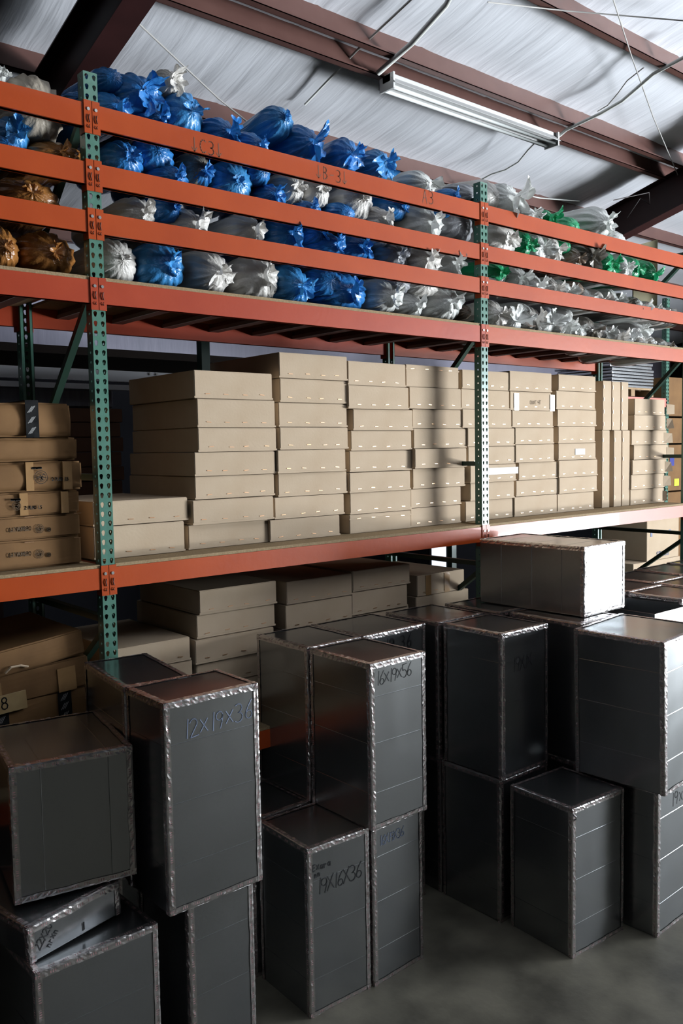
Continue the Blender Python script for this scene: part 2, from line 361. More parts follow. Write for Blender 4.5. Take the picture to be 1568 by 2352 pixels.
# conduits, cords and rods under the roof
def onroof(u, v, dz=-.03):
    d = CM @ Vector(((u - 784) / F, -(v - 1176) / F, -1.0)); zz = ZB0 + dz
    t = (zz - SL * (CAM.y - YB0) - CAM.z) / (d.z + SL * d.y); return CAM + d * t
def pipe(name, pts, r, m, label, cat, dz=-.03, group=None):
    P = [onroof(u, v, dz) for u, v in pts]
    return tag(MB().tube(P, r, 8).obj(name, m, smooth=True), label, cat, group)
pipe('conduit', [(1040, -20), (1025, 10), (945, 100), (868, 168)], .024, CONDUIT, 'grey conduit running down the roof to the near end of the lamp', 'conduit')
pipe('conduit', [(1600, 115), (1500, 170), (1428, 232), (1380, 260), (1300, 298), (1272, 322)], .018, CONDUIT, 'grey conduit reaching the far end of the strip lamp', 'conduit')
pipe('conduit', [(985, -40), (820, 115), (700, 240)], .010, CONDUIT, 'thin grey conduit crossing the insulation above the bags', 'conduit', .1)
pipe('cord', [(1232, 324), (1212, 345), (1190, 372), (1160, 390), (1128, 400), (1100, 415), (1068, 435)], .009, CONDUIT, 'loose grey cord drooping below the lamp to the far upright', 'cord')
pipe('cord', [(1478, 155), (1440, 185), (1418, 215), (1395, 242), (1372, 256)], .006, WIRE, 'thin wire looping beside the conduit of the lamp', 'cord')
pipe('brace_rod', [(1405, -10), (1450, 130), (1500, 270), (1568, 430)], .006, WIRE, 'thin wire crossing the roof at the far rafter', 'wire')
pipe('brace_rod', [(312, 48), (420, 150), (500, 225), (572, 283)], .007, WIRE, 'thin cable slanting down from the near rafter over the bags', 'wire', -.25)
pipe('brace_rod', [(1120, 5), (1300, 25), (1600, 50)], .006, WIRE, 'thin wire along the upper purlin at the top', 'wire')
pipe('cord', [(1040, 425), (1110, 427), (1240, 455), (1330, 462)], .008, CONDUIT, 'grey cord lying along the lowest visible purlin', 'cord', -.02)
pipe('cord', [(1408, 460), (1490, 442), (1492, 470), (1470, 455), (1440, 500)], .006, DKWIRE, 'dark tangled wires hung on the far rafter', 'wires', -.3)

# ------------------------------------------------------------------ pallet rack
HP = .0508; Z0 = 3.77; BAY = 3.124
def zh(i): return Z0 - i * HP
FD = 1.10      # frame depth
def tear(cx, cz, s):   # teardrop outline, s scales
    pts = []
    for k in range(7): a = radians(-30 + 240 * k / 6); pts.append((cx + .0105 * s * cos(a), cz + .0035 + .0105 * s * sin(a)))
    pts += [(cx - .0045 * s, cz - .0155 * s), (cx + .0045 * s, cz - .0155 * s)]
    return pts
def post_mesh():
    mb = MB(); w = .0385
    outer = [Vector((-w, -HP / 2, 0)), Vector((w, -HP / 2, 0)), Vector((w, HP / 2, 0)), Vector((-w, HP / 2, 0))]
    holes = [[Vector((x, z, 0)) for x, z in tear(cx, 0, 1)] for cx in (-.0205, .0205)]
    loops = [outer] + [h[::-1] for h in holes]; allp = [p for l in loops for p in l]; tris = geometry.tessellate_polygon(loops)
    # side cell with one round hole
    o2 = [Vector((0, -HP / 2, 0)), Vector((.07, -HP / 2, 0)), Vector((.07, HP / 2, 0)), Vector((0, HP / 2, 0))]
    h2 = [Vector((.035 + .007 * cos(2 * pi * k / 8), .007 * sin(2 * pi * k / 8), 0)) for k in range(8)]
    l2 = [o2, h2[::-1]]; p2 = [p for l in l2 for p in l]; t2 = geometry.tessellate_polygon(l2)
    n0 = 74; i0 = -24
    for i in range(i0, n0 - 1 + 1 - 0):
        zc = zh(i) 
        if zc < .03: break
        b = len(mb.v); mb.v += [(p.x, 0, zc + p.y) for p in allp]
        for t in tris: mb.f.append(tuple(b + k for k in t)); mb.m.append(0)
        for sx in (-w, w):
            b = len(mb.v); mb.v += [(sx, p.x, zc + p.y) for p in p2]
            for t in t2: mb.f.append(tuple(b + k for k in t)); mb.m.append(0)
    for sx in (-w, w): mb.quad((sx, .07, 0), (sx, .07, 5.0), (sx * .55, .07, 5.0), (sx * .55, .07, 0))
    me = mb.mesh('post', GREEN)
    bm = bmesh.new(); bm.from_mesh(me); bmesh.ops.remove_doubles(bm, verts=bm.verts, dist=.0003); bmesh.ops.recalc_face_normals(bm, faces=bm.faces); bm.to_mesh(me); bm.free()
    return me
POST = post_mesh()
def frame(x, label):
    root = tag(empty('upright_frame', (x, 0, 0)), label, 'rack frame', 'green upright frames of the orange rack')
    for k in (0, 1):
        p = link('post', POST, root, (0, 0 if k == 0 else FD, 0), (0, 0, 0 if k == 0 else pi))
        md = p.modifiers.new('s', 'SOLIDIFY'); md.thickness = .0025; md.offset = -1
        MB().box(-.07, .07, -.03, .1, 0, .012).obj('foot_plate', GREEN, p)
    for (za, zb_) in ((.25, .25), (.3, 1.2), (1.25, 1.25), (2.05, 1.35), (2.12, 2.12), (2.9, 2.9), (3.9, 2.96), (3.98, 3.98), (4.85, 4.05), (4.9, 4.9)):
        MB().beam((0, .07, za), (0, FD - .07, zb_), .04, .035).obj('brace', DKGREEN, root)
    return root
frame(-BAY, 'green upright frame beyond the brown bags and kraft boxes')
frame(0, 'green perforated upright frame nearest the camera, between the bays')
frame(BAY, 'green perforated upright frame behind the duct lying on its side')
frame(2 * BAY, 'green upright frame at the far end of the tan cartons')

def connector(par, x, z0, z1, side, m):
    """bolted plate over one half of a post face; side=+1 plate right of post centre"""
    xa, xb = (.002, .040) if side > 0 else (-.040, -.002)
    mb = MB(); mb.box(x + xa, x + xb, -.007, -.002, z0, z1)
    e = xb if side > 0 else xa
    mb.box(x + e - (.004 if side < 0 else 0), x + e + (.004 if side > 0 else 0), -.007, .055, z0, z1)
    me = mb.mesh('connector_plate', m); c = link('connector_plate', me, par)
    cx = x + (xa + xb) / 2; h = z1 - z0
    MB().tube([(cx, -.012, z1 - h * .27), (cx, -.006, z1 - h * .27)], .0085, 10).obj('bolt', BOLT, c, False)
    b = MB()
    for k, (dz, hh) in enumerate(((.56, .02), (.80, .007))):
        zc = z1 - h * dz
        b.tube([(cx + .003, -.0125, zc + hh), (cx - .002, -.0135, zc), (cx + .004, -.0125, zc - hh)], .0035, 6)
    b.obj('slot_shade', SLOTM, c)  # dark raised strips; the shade inside the slots is put into their colour
    return c
def rack_beam(bay, zt, zb, m, label, back=False, name='rack_beam', step=False):
    x0 = bay * BAY + .042; x1 = (bay + 1) * BAY - .042
    root = tag(empty(name, (0, 0, 0)), label, 'rack beam', 'painted beams of the pallet rack')
    mb = MB()
    if not back:
        mb.box(x0, x1, 0, .04, zb, zt); mb.box(x0, x1, .012, .044, zb - .0, zt)
        me = mb.mesh('beam_rail', m)
    else:
        mb.box(x0, x1, FD - .045, FD, zb, zt); me = mb.mesh('beam_rail', m)
    link('beam_rail', me, root)
    if not back:
        connector(root, bay * BAY, zb - .035, zt + .014, 1, m); connector(root, (bay + 1) * BAY, zb - .035, zt + .014, -1, m)
    else:
        for xx, s in ((bay * BAY, 1), ((bay + 1) * BAY, -1)):
            MB().box(xx + (.03 if s > 0 else -.05), xx + (.05 if s > 0 else -.03), FD - .05, FD + .012, zb - .03, zt + .02).obj('connector_plate', m, root)
    return root
def zpx(pts, y=0.):
    return sum(Y(u, v, y).z for u, v in pts) / len(pts)
R1 = (zpx([(250, 253), (1100, 464)]), zpx([(250, 303), (1100, 503)]))
R2 = (zpx([(250, 382), (1100, 560)]), zpx([(250, 433), (1100, 594)]))
R3 = (zpx([(250, 494), (1100, 636)]), zpx([(250, 542), (1100, 671)]))
D1 = (zpx([(250, 650), (1100, 746)]), zpx([(250, 707), (1100, 780)]))
D2 = (zpx([(270, 1302), (1100, 1211)]), zpx([(270, 1345), (1100, 1249)]))
D3 = (1.28, 1.165)
bayn = ['bay before the near upright', 'middle bay between the uprights', 'bay beyond the far upright']
rails = {}
for b in (-1, 0, 1):
    for k, (zt, zb) in enumerate((R1, R2, R3)):
        rails[b, k] = rack_beam(b, zt, zb, ORANGE, ('top', 'second', 'third')[k] + ' orange guard rail holding back bags, ' + bayn[b + 1])
    rack_beam(b, *D1, SALMON if b < 1 else ORANGE, ('red-orange' if b < 1 else 'orange') + ' shelf beam carrying the bags, ' + bayn[b + 1])
    rack_beam(b, *D2, ORANGE, 'orange shelf beam under the carton stacks, ' + bayn[b + 1])
    rack_beam(b, *D3, ORANGE, 'lowest orange shelf beam low behind the ducts, ' + bayn[b + 1])
    rack_beam(b, D1[0], D1[1], SALMON if b < 1 else ORANGE, 'rear beam under the bags, ' + bayn[b + 1], True)
    rack_beam(b, D2[0], D2[1], ORANGE, 'rear beam behind the carton stacks, ' + bayn[b + 1], True)
    for (zt, zb), nm in ((D1, 'deck board under the bags, '), (D2, 'deck board under the cartons, '), (D3, 'lowest deck board behind ducts, ')):
        mb = MB(); mb.box(b * BAY + .045, (b + 1) * BAY - .045, .004, FD - .004, zt + .001, zt + .019)
        tag(mb.obj('deck_board', CHIP), 'particle board ' + nm + bayn[b + 1], 'shelf board')
    for k in range(8):
        xx = b * BAY + .25 + k * (BAY - .5) / 7
        r = tag(empty('cross_bar', (xx, 0, D1[0])), 'brown steel cross bar with grey-lit lip under the bag shelf', 'cross bar', 'cross bars under the bag shelf')
        MB().box(-.035, .035, .046, FD - .046, -.055, -.001).obj('bar', RUST, r)
        MB().box(-.043, -.035, .046, FD - .046, -.055, -.03).obj('lit_bar_lip', GREYBAR, r)  # paler strip: light catching the lip is put into its colour
# hand-marked bay codes on the top rail
def rail_txt(par, t, u, v, h, m=MARKER):
    p = Y(u, v, 0.)
    write(t, p.x, p.z, h, .006, lambda a, b: (a, -.0012, b), m, par, 'handwriting', jit=.02)
RAILINK = mat('faded_rail_marker', (.22, .07, .03), .6)
rail_txt(rails[0, 0], 'vC3v', 440, 345, .075, RAILINK)
rail_txt(rails[0, 0], 'vB-3v', 726, 407, .075, RAILINK)
rail_txt(rails[0, 0], 'A3', 970, 464, .085, RAILINK)

# ------------------------------------------------------------------ cartons
STAPLE_ME = MB().box(-.017, .017, -.0035, -.0005, -.0022, .0022).mesh('staple', STAPLE)
def carton(p0, w, d, h, rot=0., label='', cat='carton', m=KRAFT, group=None, staples=4, lip=True, tilt=0., top=False, seed=0, bev=.004, bulge=0.):
    """p0: lower front corner on the near side; box extends +x, +y, +z"""
    r = random.Random(seed)
    mb = MB(); mb.box(0, w, 0, d, 0, h); me = mb.mesh('carton', m)
    bm = bmesh.new(); bm.from_mesh(me)
    bmesh.ops.bevel(bm, geom=bm.edges[:], offset=bev, segments=2, affect='EDGES', clamp_overlap=True)
    if bulge:
        bmesh.ops.subdivide_edges(bm, edges=bm.edges[:], cuts=5, use_grid_fill=True)
        for v in bm.verts:
            c = v.co; nn = noise.noise_vector(Vector((c.x * 5 + seed, c.y * 3, c.z * 9))) * bulge
            fx = sin(pi * min(1, max(0, c.x / w))); fz = sin(pi * min(1, max(0, c.z / h)))
            v.co += Vector((nn.x * .7, nn.y - bulge * fz * fx * .8, nn.z * .7))
    bm.to_mesh(me); bm.free()
    for p in me.polygons: p.use_smooth = bulge > .01
    o = link('carton', me, None, p0, (0, tilt, rot)); tag(o, label, cat, group)
    if lip:
        zz = .012 if not top else h - .026
        mb = MB(); mb.box(-.003, w + .003, -.003, d * .5, zz - .010, zz + .001); mb.obj('folded_lip', m, o)
    if staples:
        zs = .03 if not top else h - .03
        for k in range(staples):
            cx = w * (k + .6 + r.uniform(-.12, .12)) / (staples + .2)
            link('staple', STAPLE_ME, o, (cx, -bulge, zs + r.uniform(-.003, .003)), (0, radians(r.uniform(-6, 6)), 0))
    return o
def stackcol(col, where, yf, d, zbase=None, m=KRAFT, group='tan cartons on the middle shelf', seed=0, snap=True, topst=(), yj=.02):
    """col: from the bottom up, (u_left, u_right, v_bottom, v_top) at the left front edge"""
    z = zbase; out = []; n = len(col); r = random.Random(seed)
    ords = ['top', 'second', 'third', 'fourth', 'fifth', 'sixth', 'seventh', 'eighth']
    for k, (ul, ur, vb, vt) in enumerate(col):
        y = yf + r.uniform(-yj, yj)
        zt = Y(ul, vt, y).z; zb = Y(ul, vb, y).z if z is None else z
        x0 = Y(ul, (vt + vb) / 2, y).x; x1 = Y(ur, (vt + vb) / 2 - (ur - ul) * .1, y).x
        pos = 'bottom' if k == 0 and n > 1 else ords[n - 1 - k]
        lb = f'flat tan carton, {pos} one of {where}' if pos in ('top', 'bottom') else f'flat tan carton, {pos} from the top of {where}'
        o = carton((x0, y, zb + .0015), x1 - x0, d, zt - zb - .003, radians(r.uniform(-.5, .5)), lb, m=m, group=group, seed=seed * 10 + k, top=(k in topst)); out.append(o); z = zt
    return out
DZ2 = D2[0] + .019
YF1 = .22; DP = .86
A = stackcol([(216, 424, 1278, 1212), (214, 430, 1212, 1153)], 'the low pair behind the near upright', YF1, DP, DZ2, seed=1)
B = stackcol([(433, 617, 1262, 1207), (443, 627, 1205, 1150), (448, 630, 1148, 1095), (447, 631, 1092, 1039), (455, 634, 1035, 982), (453, 630, 976, 915), (446, 624, 910, 849)], 'the first tall stack past the near upright', YF1, DP, DZ2, seed=2)
C = stackcol([(620, 780, 1244, 1195), (631, 790, 1192, 1143), (639, 795, 1140, 1088), (638, 794, 1086, 1034), (643, 798, 1030, 981), (640, 796, 977, 924), (643, 798, 925, 868), (641, 796, 866, 808)], 'the second tall stack past the near upright', YF1 + .01, DP, DZ2, seed=3)
Dc = stackcol([(803, 943, 1228, 1183), (804, 943, 1178, 1133), (803, 942, 1131, 1086), (803, 945, 1083, 1036), (806, 944, 1033, 989), (811, 947, 987, 939), (800, 937, 936, 884), (799, 932, 880, 828)], 'the third tall stack past the near upright', YF1 + .02, DP, DZ2, seed=4, topst=(0,))
Ec = stackcol([(943, 1058, 1208, 1168), (943, 1059, 1166, 1124), (948, 1068, 1121, 1077), (953, 1071, 1076, 1031), (950, 1071, 1029, 984), (947, 1062, 982, 939), (940, 1058, 937, 888), (932, 1053, 885, 836)], 'the fourth tall stack past the near upright', YF1 + .02, DP, DZ2, seed=5, topst=(7,))
Fc = stackcol([(1069, 1178, 1192, 1152), (1080, 1180, 1150, 1110), (1080, 1185, 1108, 1069), (1075, 1183, 1066, 1026), (1074, 1182, 1024, 983), (1062, 1175, 982, 939), (1059, 1169, 938, 893), (1061, 1169, 892, 848)], 'the stack directly behind the far upright', YF1 + .03, DP, DZ2, seed=6)
Gc = stackcol([(1181, 1278, 1180, 1142), (1185, 1281, 1141, 1104), (1191, 1279, 1102, 1063), (1184, 1272, 1061, 1021), (1183, 1271, 1020, 982), (1176, 1269, 981, 942), (1171, 1266, 940, 898), (1170, 1266, 897, 851)], 'the first stack beyond the far upright', YF1 + .04, DP, DZ2, seed=7)
Hc = stackcol([(1280, 1364, 1172, 1135), (1284, 1371, 1133, 1097), (1283, 1371, 1096, 1058), (1282, 1367, 1057, 1018), (1282, 1366, 1017, 979), (1280, 1369, 980, 940), (1277, 1367, 939, 897), (1282, 1367, 896, 859)], 'the second stack beyond the far upright', YF1 + .04, DP, DZ2, seed=8)
Jc = stackcol([(1447, 1524, 1156, 1125), (1449, 1526, 1124, 1091), (1452, 1530, 1090, 1057), (1455, 1533, 1055, 1022), (1450, 1531, 1021, 988), (1456, 1528, 987, 953), (1457, 1526, 951, 915)], 'the last stack before the rack end', YF1 + .05, DP, DZ2, seed=9)
# open flaps standing out at the near end of the last stack
for k, o in enumerate(Jc):
    w = o.dimensions.x if False else (Y(1526, 1000, .27).x - Y(1452, 1000, .27).x)
    mb = MB(); h = .13; x0 = w; a = (.03, .09, .07, .1, .11, .06, .1)[k]
    mb.quad((x0, -.001, .012), (x0 + a, -.03 - .01 * (k % 3), .016), (x0 + a, -.03, h - .02), (x0, -.001, h - .012)); f = mb.obj('open_flap', KRAFT, o); f.modifiers.new('t', 'SOLIDIFY').thickness = .004
# straps and labels
def patch(o, x0, x1, z0, z1, m, name, y=-.004): return MB().box(x0, x1, y, y + .003, z0, z1).obj(name, m, o)
g7 = Gc[6]
for k, xx in enumerate((.05, .55)): patch(g7, xx, xx + .06, -.0, .14, BOLT, 'silver_tape', -.006)
write('OXXT 4T', .27, .055, .03, .004, lambda a, b: (a, -.0045, b), FADEINK, g7, 'printing')
g7['label'] = 'tan carton with two silver tape straps beyond the far upright'
patch(Hc[3], .25, .40, .045, .1, PAPER, 'paper_label'); Hc[3]['label'] = 'flat tan carton with a small white label beyond the far upright'
patch(Fc[2], .12, .60, .06, .115, PAPER, 'paper_label'); Fc[2]['label'] = 'flat tan carton with a long white label behind the far upright'
write('NO', .5, .075, .03, .003, lambda a, b: (a, -.0055, b), FADEINK, Hc[3], 'printing') if False else None
# cartons standing on end
vg = 'cartons standing on end beyond the far upright'
for k, (ul, ur, vb, vt, nm, tier) in enumerate([(1382, 1400, 1164, 1022, 'first', 'lower'), (1409, 1427, 1160, 1021, 'second', 'lower'), (1428, 1446, 1159, 1021, 'third', 'lower'),
                                          (1384, 1404, 1020, 874, 'first', 'upper'), (1405, 1425, 1020, 876, 'second', 'upper'), (1426, 1443, 1020, 877, 'third', 'upper')]):
    y = YF1 + .05; x0 = Y(ul, 1090 if k < 3 else 950, y).x; x1 = Y(ur, 1090 if k < 3 else 950, y).x
    z0 = DZ2 + .001 if k < 3 else DZ2 + .001 + .735; z1 = Y(ul, vt, y).z
    if k < 3: z1 = DZ2 + .733
    o = carton((x0, y, z0), x1 - x0 - .004, .8, z1 - z0, 0, f'tan carton standing on end, {nm} of the {tier} row before the last stack', group=vg, staples=0, lip=False, seed=40 + k)
    hh = z1 - z0
    for q in range(4): link('staple', STAPLE_ME, o, (.014, 0, hh * (q + .5) / 4), (0, pi / 2, 0))

# lower shelf cartons in the middle bay
D3Z = D3[0] + .019; YL = .26
lg = 'tan cartons on the lowest shelf'
def lowstack(col, where, seed, y=YL, m=KRAFT, d=.8):
    out = stackcol(col, where, y, d, None, m, lg, seed)
    return out
lowA = lowstack([(449, 634, 1640, 1584), (452, 632, 1582, 1526), (449, 630, 1525, 1472), (452, 631, 1470, 1414), (458, 634, 1412, 1357)], 'the first stack under the middle shelf', 21)
lowB = lowstack([(656, 812, 1560, 1508), (657, 810, 1506, 1450), (656, 808, 1448, 1392), (658, 808, 1390, 1337)], 'the second stack under the middle shelf', 22, YL + .01)
lowC = lowstack([(810, 936, 1520, 1470), (810, 938, 1468, 1414), (808, 935, 1412, 1361), (810, 940, 1358, 1312)], 'the third stack under the middle shelf', 23, YL + .01)
lowD = lowstack([(265, 437, 1640, 1592), (262, 443, 1590, 1550), (262, 437, 1548, 1492)], 'the short stack under the middle shelf', 24)
o = lowstack([(945, 1078, 1480, 1424), (955, 1075, 1422, 1372), (958, 1066, 1370, 1323)], 'the last stack under the middle shelf', 25)
t5 = o[-1]; t5['label'] = 'worn whitish carton with brown tape strips under the middle shelf'
patch(t5, .09, .15, 0, .155, TAPEB, 'tape_strip'); patch(t5, .30, .36, 0, .155, TAPEB, 'tape_strip')
# supports under these stacks that stand behind the ducts
for (stk, lab) in ((lowA, 'first'), (lowB, 'second'), (lowC, 'third'), (lowD, 'short'), (o, 'last')):
    b = stk[0]; z1 = b.location.z - .002
    if z1 - D3Z > .03:
        w = b.dimensions.x
        carton((b.location.x, b.location.y, D3Z + .001), max(.3, max(v.co.x for v in b.data.vertices)), .8, z1 - D3Z - .002, 0, f'brown carton at the base of the {lab} stack under the middle shelf', m=KRAFT2, group=lg, staples=0, lip=False, seed=60)

# kraft boxes in the bay before the near upright
kg = 'worn brown boxes before the near upright'
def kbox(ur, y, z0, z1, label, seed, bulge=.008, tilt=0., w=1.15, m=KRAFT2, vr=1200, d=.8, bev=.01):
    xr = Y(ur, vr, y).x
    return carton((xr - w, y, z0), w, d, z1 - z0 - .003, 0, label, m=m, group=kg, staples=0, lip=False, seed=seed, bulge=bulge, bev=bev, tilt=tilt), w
Yk = .13
zk = [DZ2 + .002] + [Y(u, v, Yk).z for u, v in ((187, 1229), (184, 1177), (180, 1124), (185, 1057), (172, 1005), (160, 925))]
labs = ['brown box with printed circle, bottom of the stack before the upright', 'brown box with printed circle, second from the bottom before the upright', 'bent brown box with tape under the one with the round stamp',
        'crushed brown box with a large round stamp before the upright', 'crumpled brown box with a raised lid edge before the upright', 'brown box strapped with black and white tape before the upright']
KB = []
for k in range(6):
    o, w = kbox((187, 184, 182, 190, 176, 163)[k], Yk, zk[k], zk[k + 1], labs[k], 70 + k, (.002, .002, .007, .012, .015, .018)[k], vr=(1255, 1200, 1150, 1090, 1030, 960)[k], w=1.1)
    KB.append(o)
def fr(o, off=.006):  # a mapping onto the front of a box
    return lambda a, b: (a, -off, b)
def stamp(o, w, u, v, r, y=Yk, m=FADEINK, off=.006):
    p = Y(u, v, y); lx = p.x - o.location.x; lz = p.z - o.location.z; mb = MB()
    stroke_ribbon(mb, arc(lx, lz, r, r, 0, 360, 24), .003, fr(o, off)); stroke_ribbon(mb, arc(lx, lz, r * .72, r * .72, 0, 360, 20), .002, fr(o, off))
    rr = random.Random(int(u))
    for k in range(26):
        a = rr.uniform(0, 6.28); q = rr.uniform(0, r * .6); l = rr.uniform(.005, .012)
        stroke_ribbon(mb, [(lx + q * cos(a), lz + q * sin(a)), (lx + q * cos(a) + l * r * 25, lz + q * sin(a) + rr.uniform(-.01, .01) * r * 25)], .003, fr(o, off))
    return mb.obj('round_stamp', m, o)
def ptext(o, t, u, v, h, y=Yk, m=FADEINK, off=.006, w=.004, slope=0., rot=0., gap=.72):
    p = Y(u, v, y); return write(t, p.x - o.location.x, p.z - o.location.z, h, w, fr(o, off), m, o, 'printing', slope, rot=rot, gap=gap, jit=0)
for o, vv in ((KB[0], 1272), (KB[1], 1214)):
    stamp(o, 0, 90, vv, .022, off=.0075); ptext(o, 'CAT', 18, vv + 8, .02, off=.0075); ptext(o, 'NUMERO', 38, vv + 6, .02, off=.0075, gap=.62); stamp(o, 0, 111, vv + 2, .011, off=.0075)
    mb = MB(); p = Y(55, vv - 25, Yk); mb.box(p.x - o.location.x, p.x - o.location.x + .05, -.0085, -.006, p.z - o.location.z, p.z - o.location.z + .004); mb.box(p.x - o.location.x + .27, p.x - o.location.x + .31, -.0085, -.006, p.z - o.location.z + .004, p.z - o.location.z + .008); mb.obj('staple', STAPLE, o)
for k, zz in ((2, 1158), (3, 1090)):
    o = KB[k]; stamp(o, 0, 90 if k == 3 else 35, zz + (6 if k == 3 else 4), .034 if k == 3 else .022, off=.024 if k == 3 else .018, m=INK if k == 3 else FADEINK)
    ptext(o, '2 PLMO 1.5', 115 if k == 3 else 54, zz + (14 if k == 3 else 12), .016, off=.024 if k == 3 else .018, m=INK, gap=.62)
    ptext(o, 'nnnonnn', 70 if k == 3 else 22, zz - (13 if k == 3 else 8), .014, off=.024 if k == 3 else .018, m=INK, gap=.5, w=.005)
    for (ua, ub) in (((56, 74), (141, 162)) if k == 3 else ((43, 62), (138, 155))):
        a = Y(ua, zz, Yk).x - o.location.x; b = Y(ub, zz, Yk).x - o.location.x; h = max(v.co.z for v in o.data.vertices)
        MB().box(a, b, -.021 if k == 3 else -.0155, -.003, .004, h - .006).obj('tape_strip', TAPEB, o)
def black_tape(o, ua, ub, v, y=Yk, off=.02, sk=0.):
    a = Y(ua, v, y).x - o.location.x; b = Y(ub, v, y).x - o.location.x; h = max(q.co.z for q in o.data.vertices)
    mb = MB(); mb.box(a, b, -off, -off + .004, 0, h); mb.box(a, b, -off, .5, h, h + .003); t = mb.obj('black_tape', BLACKTAPE, o)
    mb = MB(); zz = .02; k = 0
    while zz < h - .04:
        for q in range(3): stroke_ribbon(mb, [(a + .012 + q * .008, zz + q * .002), (a + .012 + q * .008 + .022, zz + .03 + q * .002)], .004, lambda a_, b_: (a_, -off - .001, b_))
        zz += .055; k += 1
    mb.obj('tape_print', TAPELETTER, t)
black_tape(KB[5], 54, 84, 960, off=.030)
mb = MB(); h5 = max(q.co.z for q in KB[5].data.vertices)
for xx in (.42, .55): mb.tube([(xx, -.022, .01), (xx + .01, -.026, h5 * .5), (xx - .005, -.02, h5 - .01)], .006, 6)
mb.obj('fold_crease', KRAFT, KB[5])

# boxes under the middle shelf in the same bay, leaning
Yl = .15; kl = []
zl0 = D3Z
specs = [(194, 1640, 1700, 1.3, 'brown box taped black, lowest of the leaning boxes', 0.), (197, 1572, 1640, 1.3, 'brown box taped black under the box marked in pen', -.02), (203, 1500, 1570, .66, 'tape-patched old box with a pen-marked flap', -.06), (190, 1440, 1497, .64, 'faded brown box tilted, topmost under the middle shelf', -.12)]
for k, (ur, vt, vb, w, lab, tl) in enumerate(specs):
    pr_ = Y(ur, vb, Yl); pt = Y(ur, vt, Yl); h = pt.z - pr_.z
    # lower right front corner pinned, box rotates about it
    x0 = pr_.x - w * cos(tl); z0 = pr_.z + w * sin(tl)
    if k == 0: h = pt.z - pr_.z
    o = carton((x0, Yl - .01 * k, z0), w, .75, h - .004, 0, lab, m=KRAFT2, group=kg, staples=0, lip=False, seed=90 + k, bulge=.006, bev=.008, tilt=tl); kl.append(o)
zc = Y(194, 1700, Yl).z
if zc - D3Z > .02: carton((Y(194, 1650, Yl).x - 1.3, Yl, D3Z + .002), 1.3, .75, zc - D3Z - .006, 0, 'brown box at the very base of the leaning boxes', m=KRAFT2, group=kg, staples=0, lip=False, seed=99)
def black_tape2(o, a, off=.012, wd=.075):
    h = max(q.co.z for q in o.data.vertices)
    t = MB().box(a, a + wd, -off, -off + .003, 0, h).obj('black_tape', BLACKTAPE, o); mb = MB(); zz = .012
    while zz < h - .035:
        for q in range(3): stroke_ribbon(mb, [(a + .015 + q * .01, zz + q * .002), (a + .015 + q * .01 + .02, zz + .032 + q * .002)], .0035, lambda a_, b_: (a_, -off - .001, b_))
        zz += .05
    mb.obj('tape_print', TAPELETTER, t)
black_tape2(kl[1], 1.14); black_tape2(kl[1], .80); black_tape2(kl[0], 1.10); black_tape2(kl[0], .70)
o = kl[2]
for a in (.08, .48): MB().box(a, a + .1, -.012, -.008, 0, .13).obj('tape_strip', TAPEB, o)
MB().box(-.02, .30, -.022, -.014, -.03, .065).obj('torn_flap', mat('pale_taped_card', (.55, .40, .20), .3, 0, (.42, .28, .13), 10, .5), o)
write('98', .12, -.01, .062, .006, lambda a, b: (a, -.0235, b), MARKER, o, 'handwriting')
MB().tube([(.20, -.012, .02), (.23, -.022, .045), (.28, -.02, .04), (.32, -.012, .02)], .006, 6).obj('torn_paper', KRAFT, kl[3])

# ------------------------------------------------------------------ rear rack goods
ry = 1.9
rb = tag(empty('white_rack_beam', (0, ry, 0)), 'pair of long white steel rails high behind the near bay', 'steel rail')
za = Y(100, 843, ry).z; zb2 = Y(100, 870, ry).z; zc2 = Y(100, 884, ry).z
me = MB().box(-3.4, 1.9, 0, .05, zb2, za).mesh('upper_rail', mat('dull_white_steel', (.75, .75, .78), .45)); link('upper_rail', me, rb)
MB().box(-3.4, 1.9, -.01, .05, zc2 - .02, zc2 + .02).obj('lower_rail', MATS['dull_white_steel'], rb)
mb = MB()
for xx in (.33, .9, 1.30, 1.36, 1.5): mb.tube([(xx, -.012, (za + zb2) / 2 + .03), (xx, 0, (za + zb2) / 2 + .03)], .010, 8)
mb.obj('rivet_row', BOLT, rb)
for k, xx in enumerate((-3.0, 1.86)):
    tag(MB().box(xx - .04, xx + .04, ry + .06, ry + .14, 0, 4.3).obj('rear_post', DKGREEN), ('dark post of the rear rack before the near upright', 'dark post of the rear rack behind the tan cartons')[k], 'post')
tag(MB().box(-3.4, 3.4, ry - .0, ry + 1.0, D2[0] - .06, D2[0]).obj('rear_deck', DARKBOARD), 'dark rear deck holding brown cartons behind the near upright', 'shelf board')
for xx in (-2.9, 0, 2.9): 
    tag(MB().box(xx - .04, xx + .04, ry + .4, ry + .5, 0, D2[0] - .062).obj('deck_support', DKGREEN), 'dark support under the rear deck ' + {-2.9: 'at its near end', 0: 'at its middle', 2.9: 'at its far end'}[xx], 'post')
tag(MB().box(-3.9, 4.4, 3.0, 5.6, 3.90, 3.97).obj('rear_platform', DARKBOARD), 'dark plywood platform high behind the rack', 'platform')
for xx in (-3.4, .4, 4.2):
    for yy in (3.1, 5.5):
        tag(MB().box(xx - .06, xx + .06, yy - .06, yy + .06, 0, 3.898).obj('platform_post', DKPRIMER), 'dark post under the platform', 'post', 'posts of the rear platform')
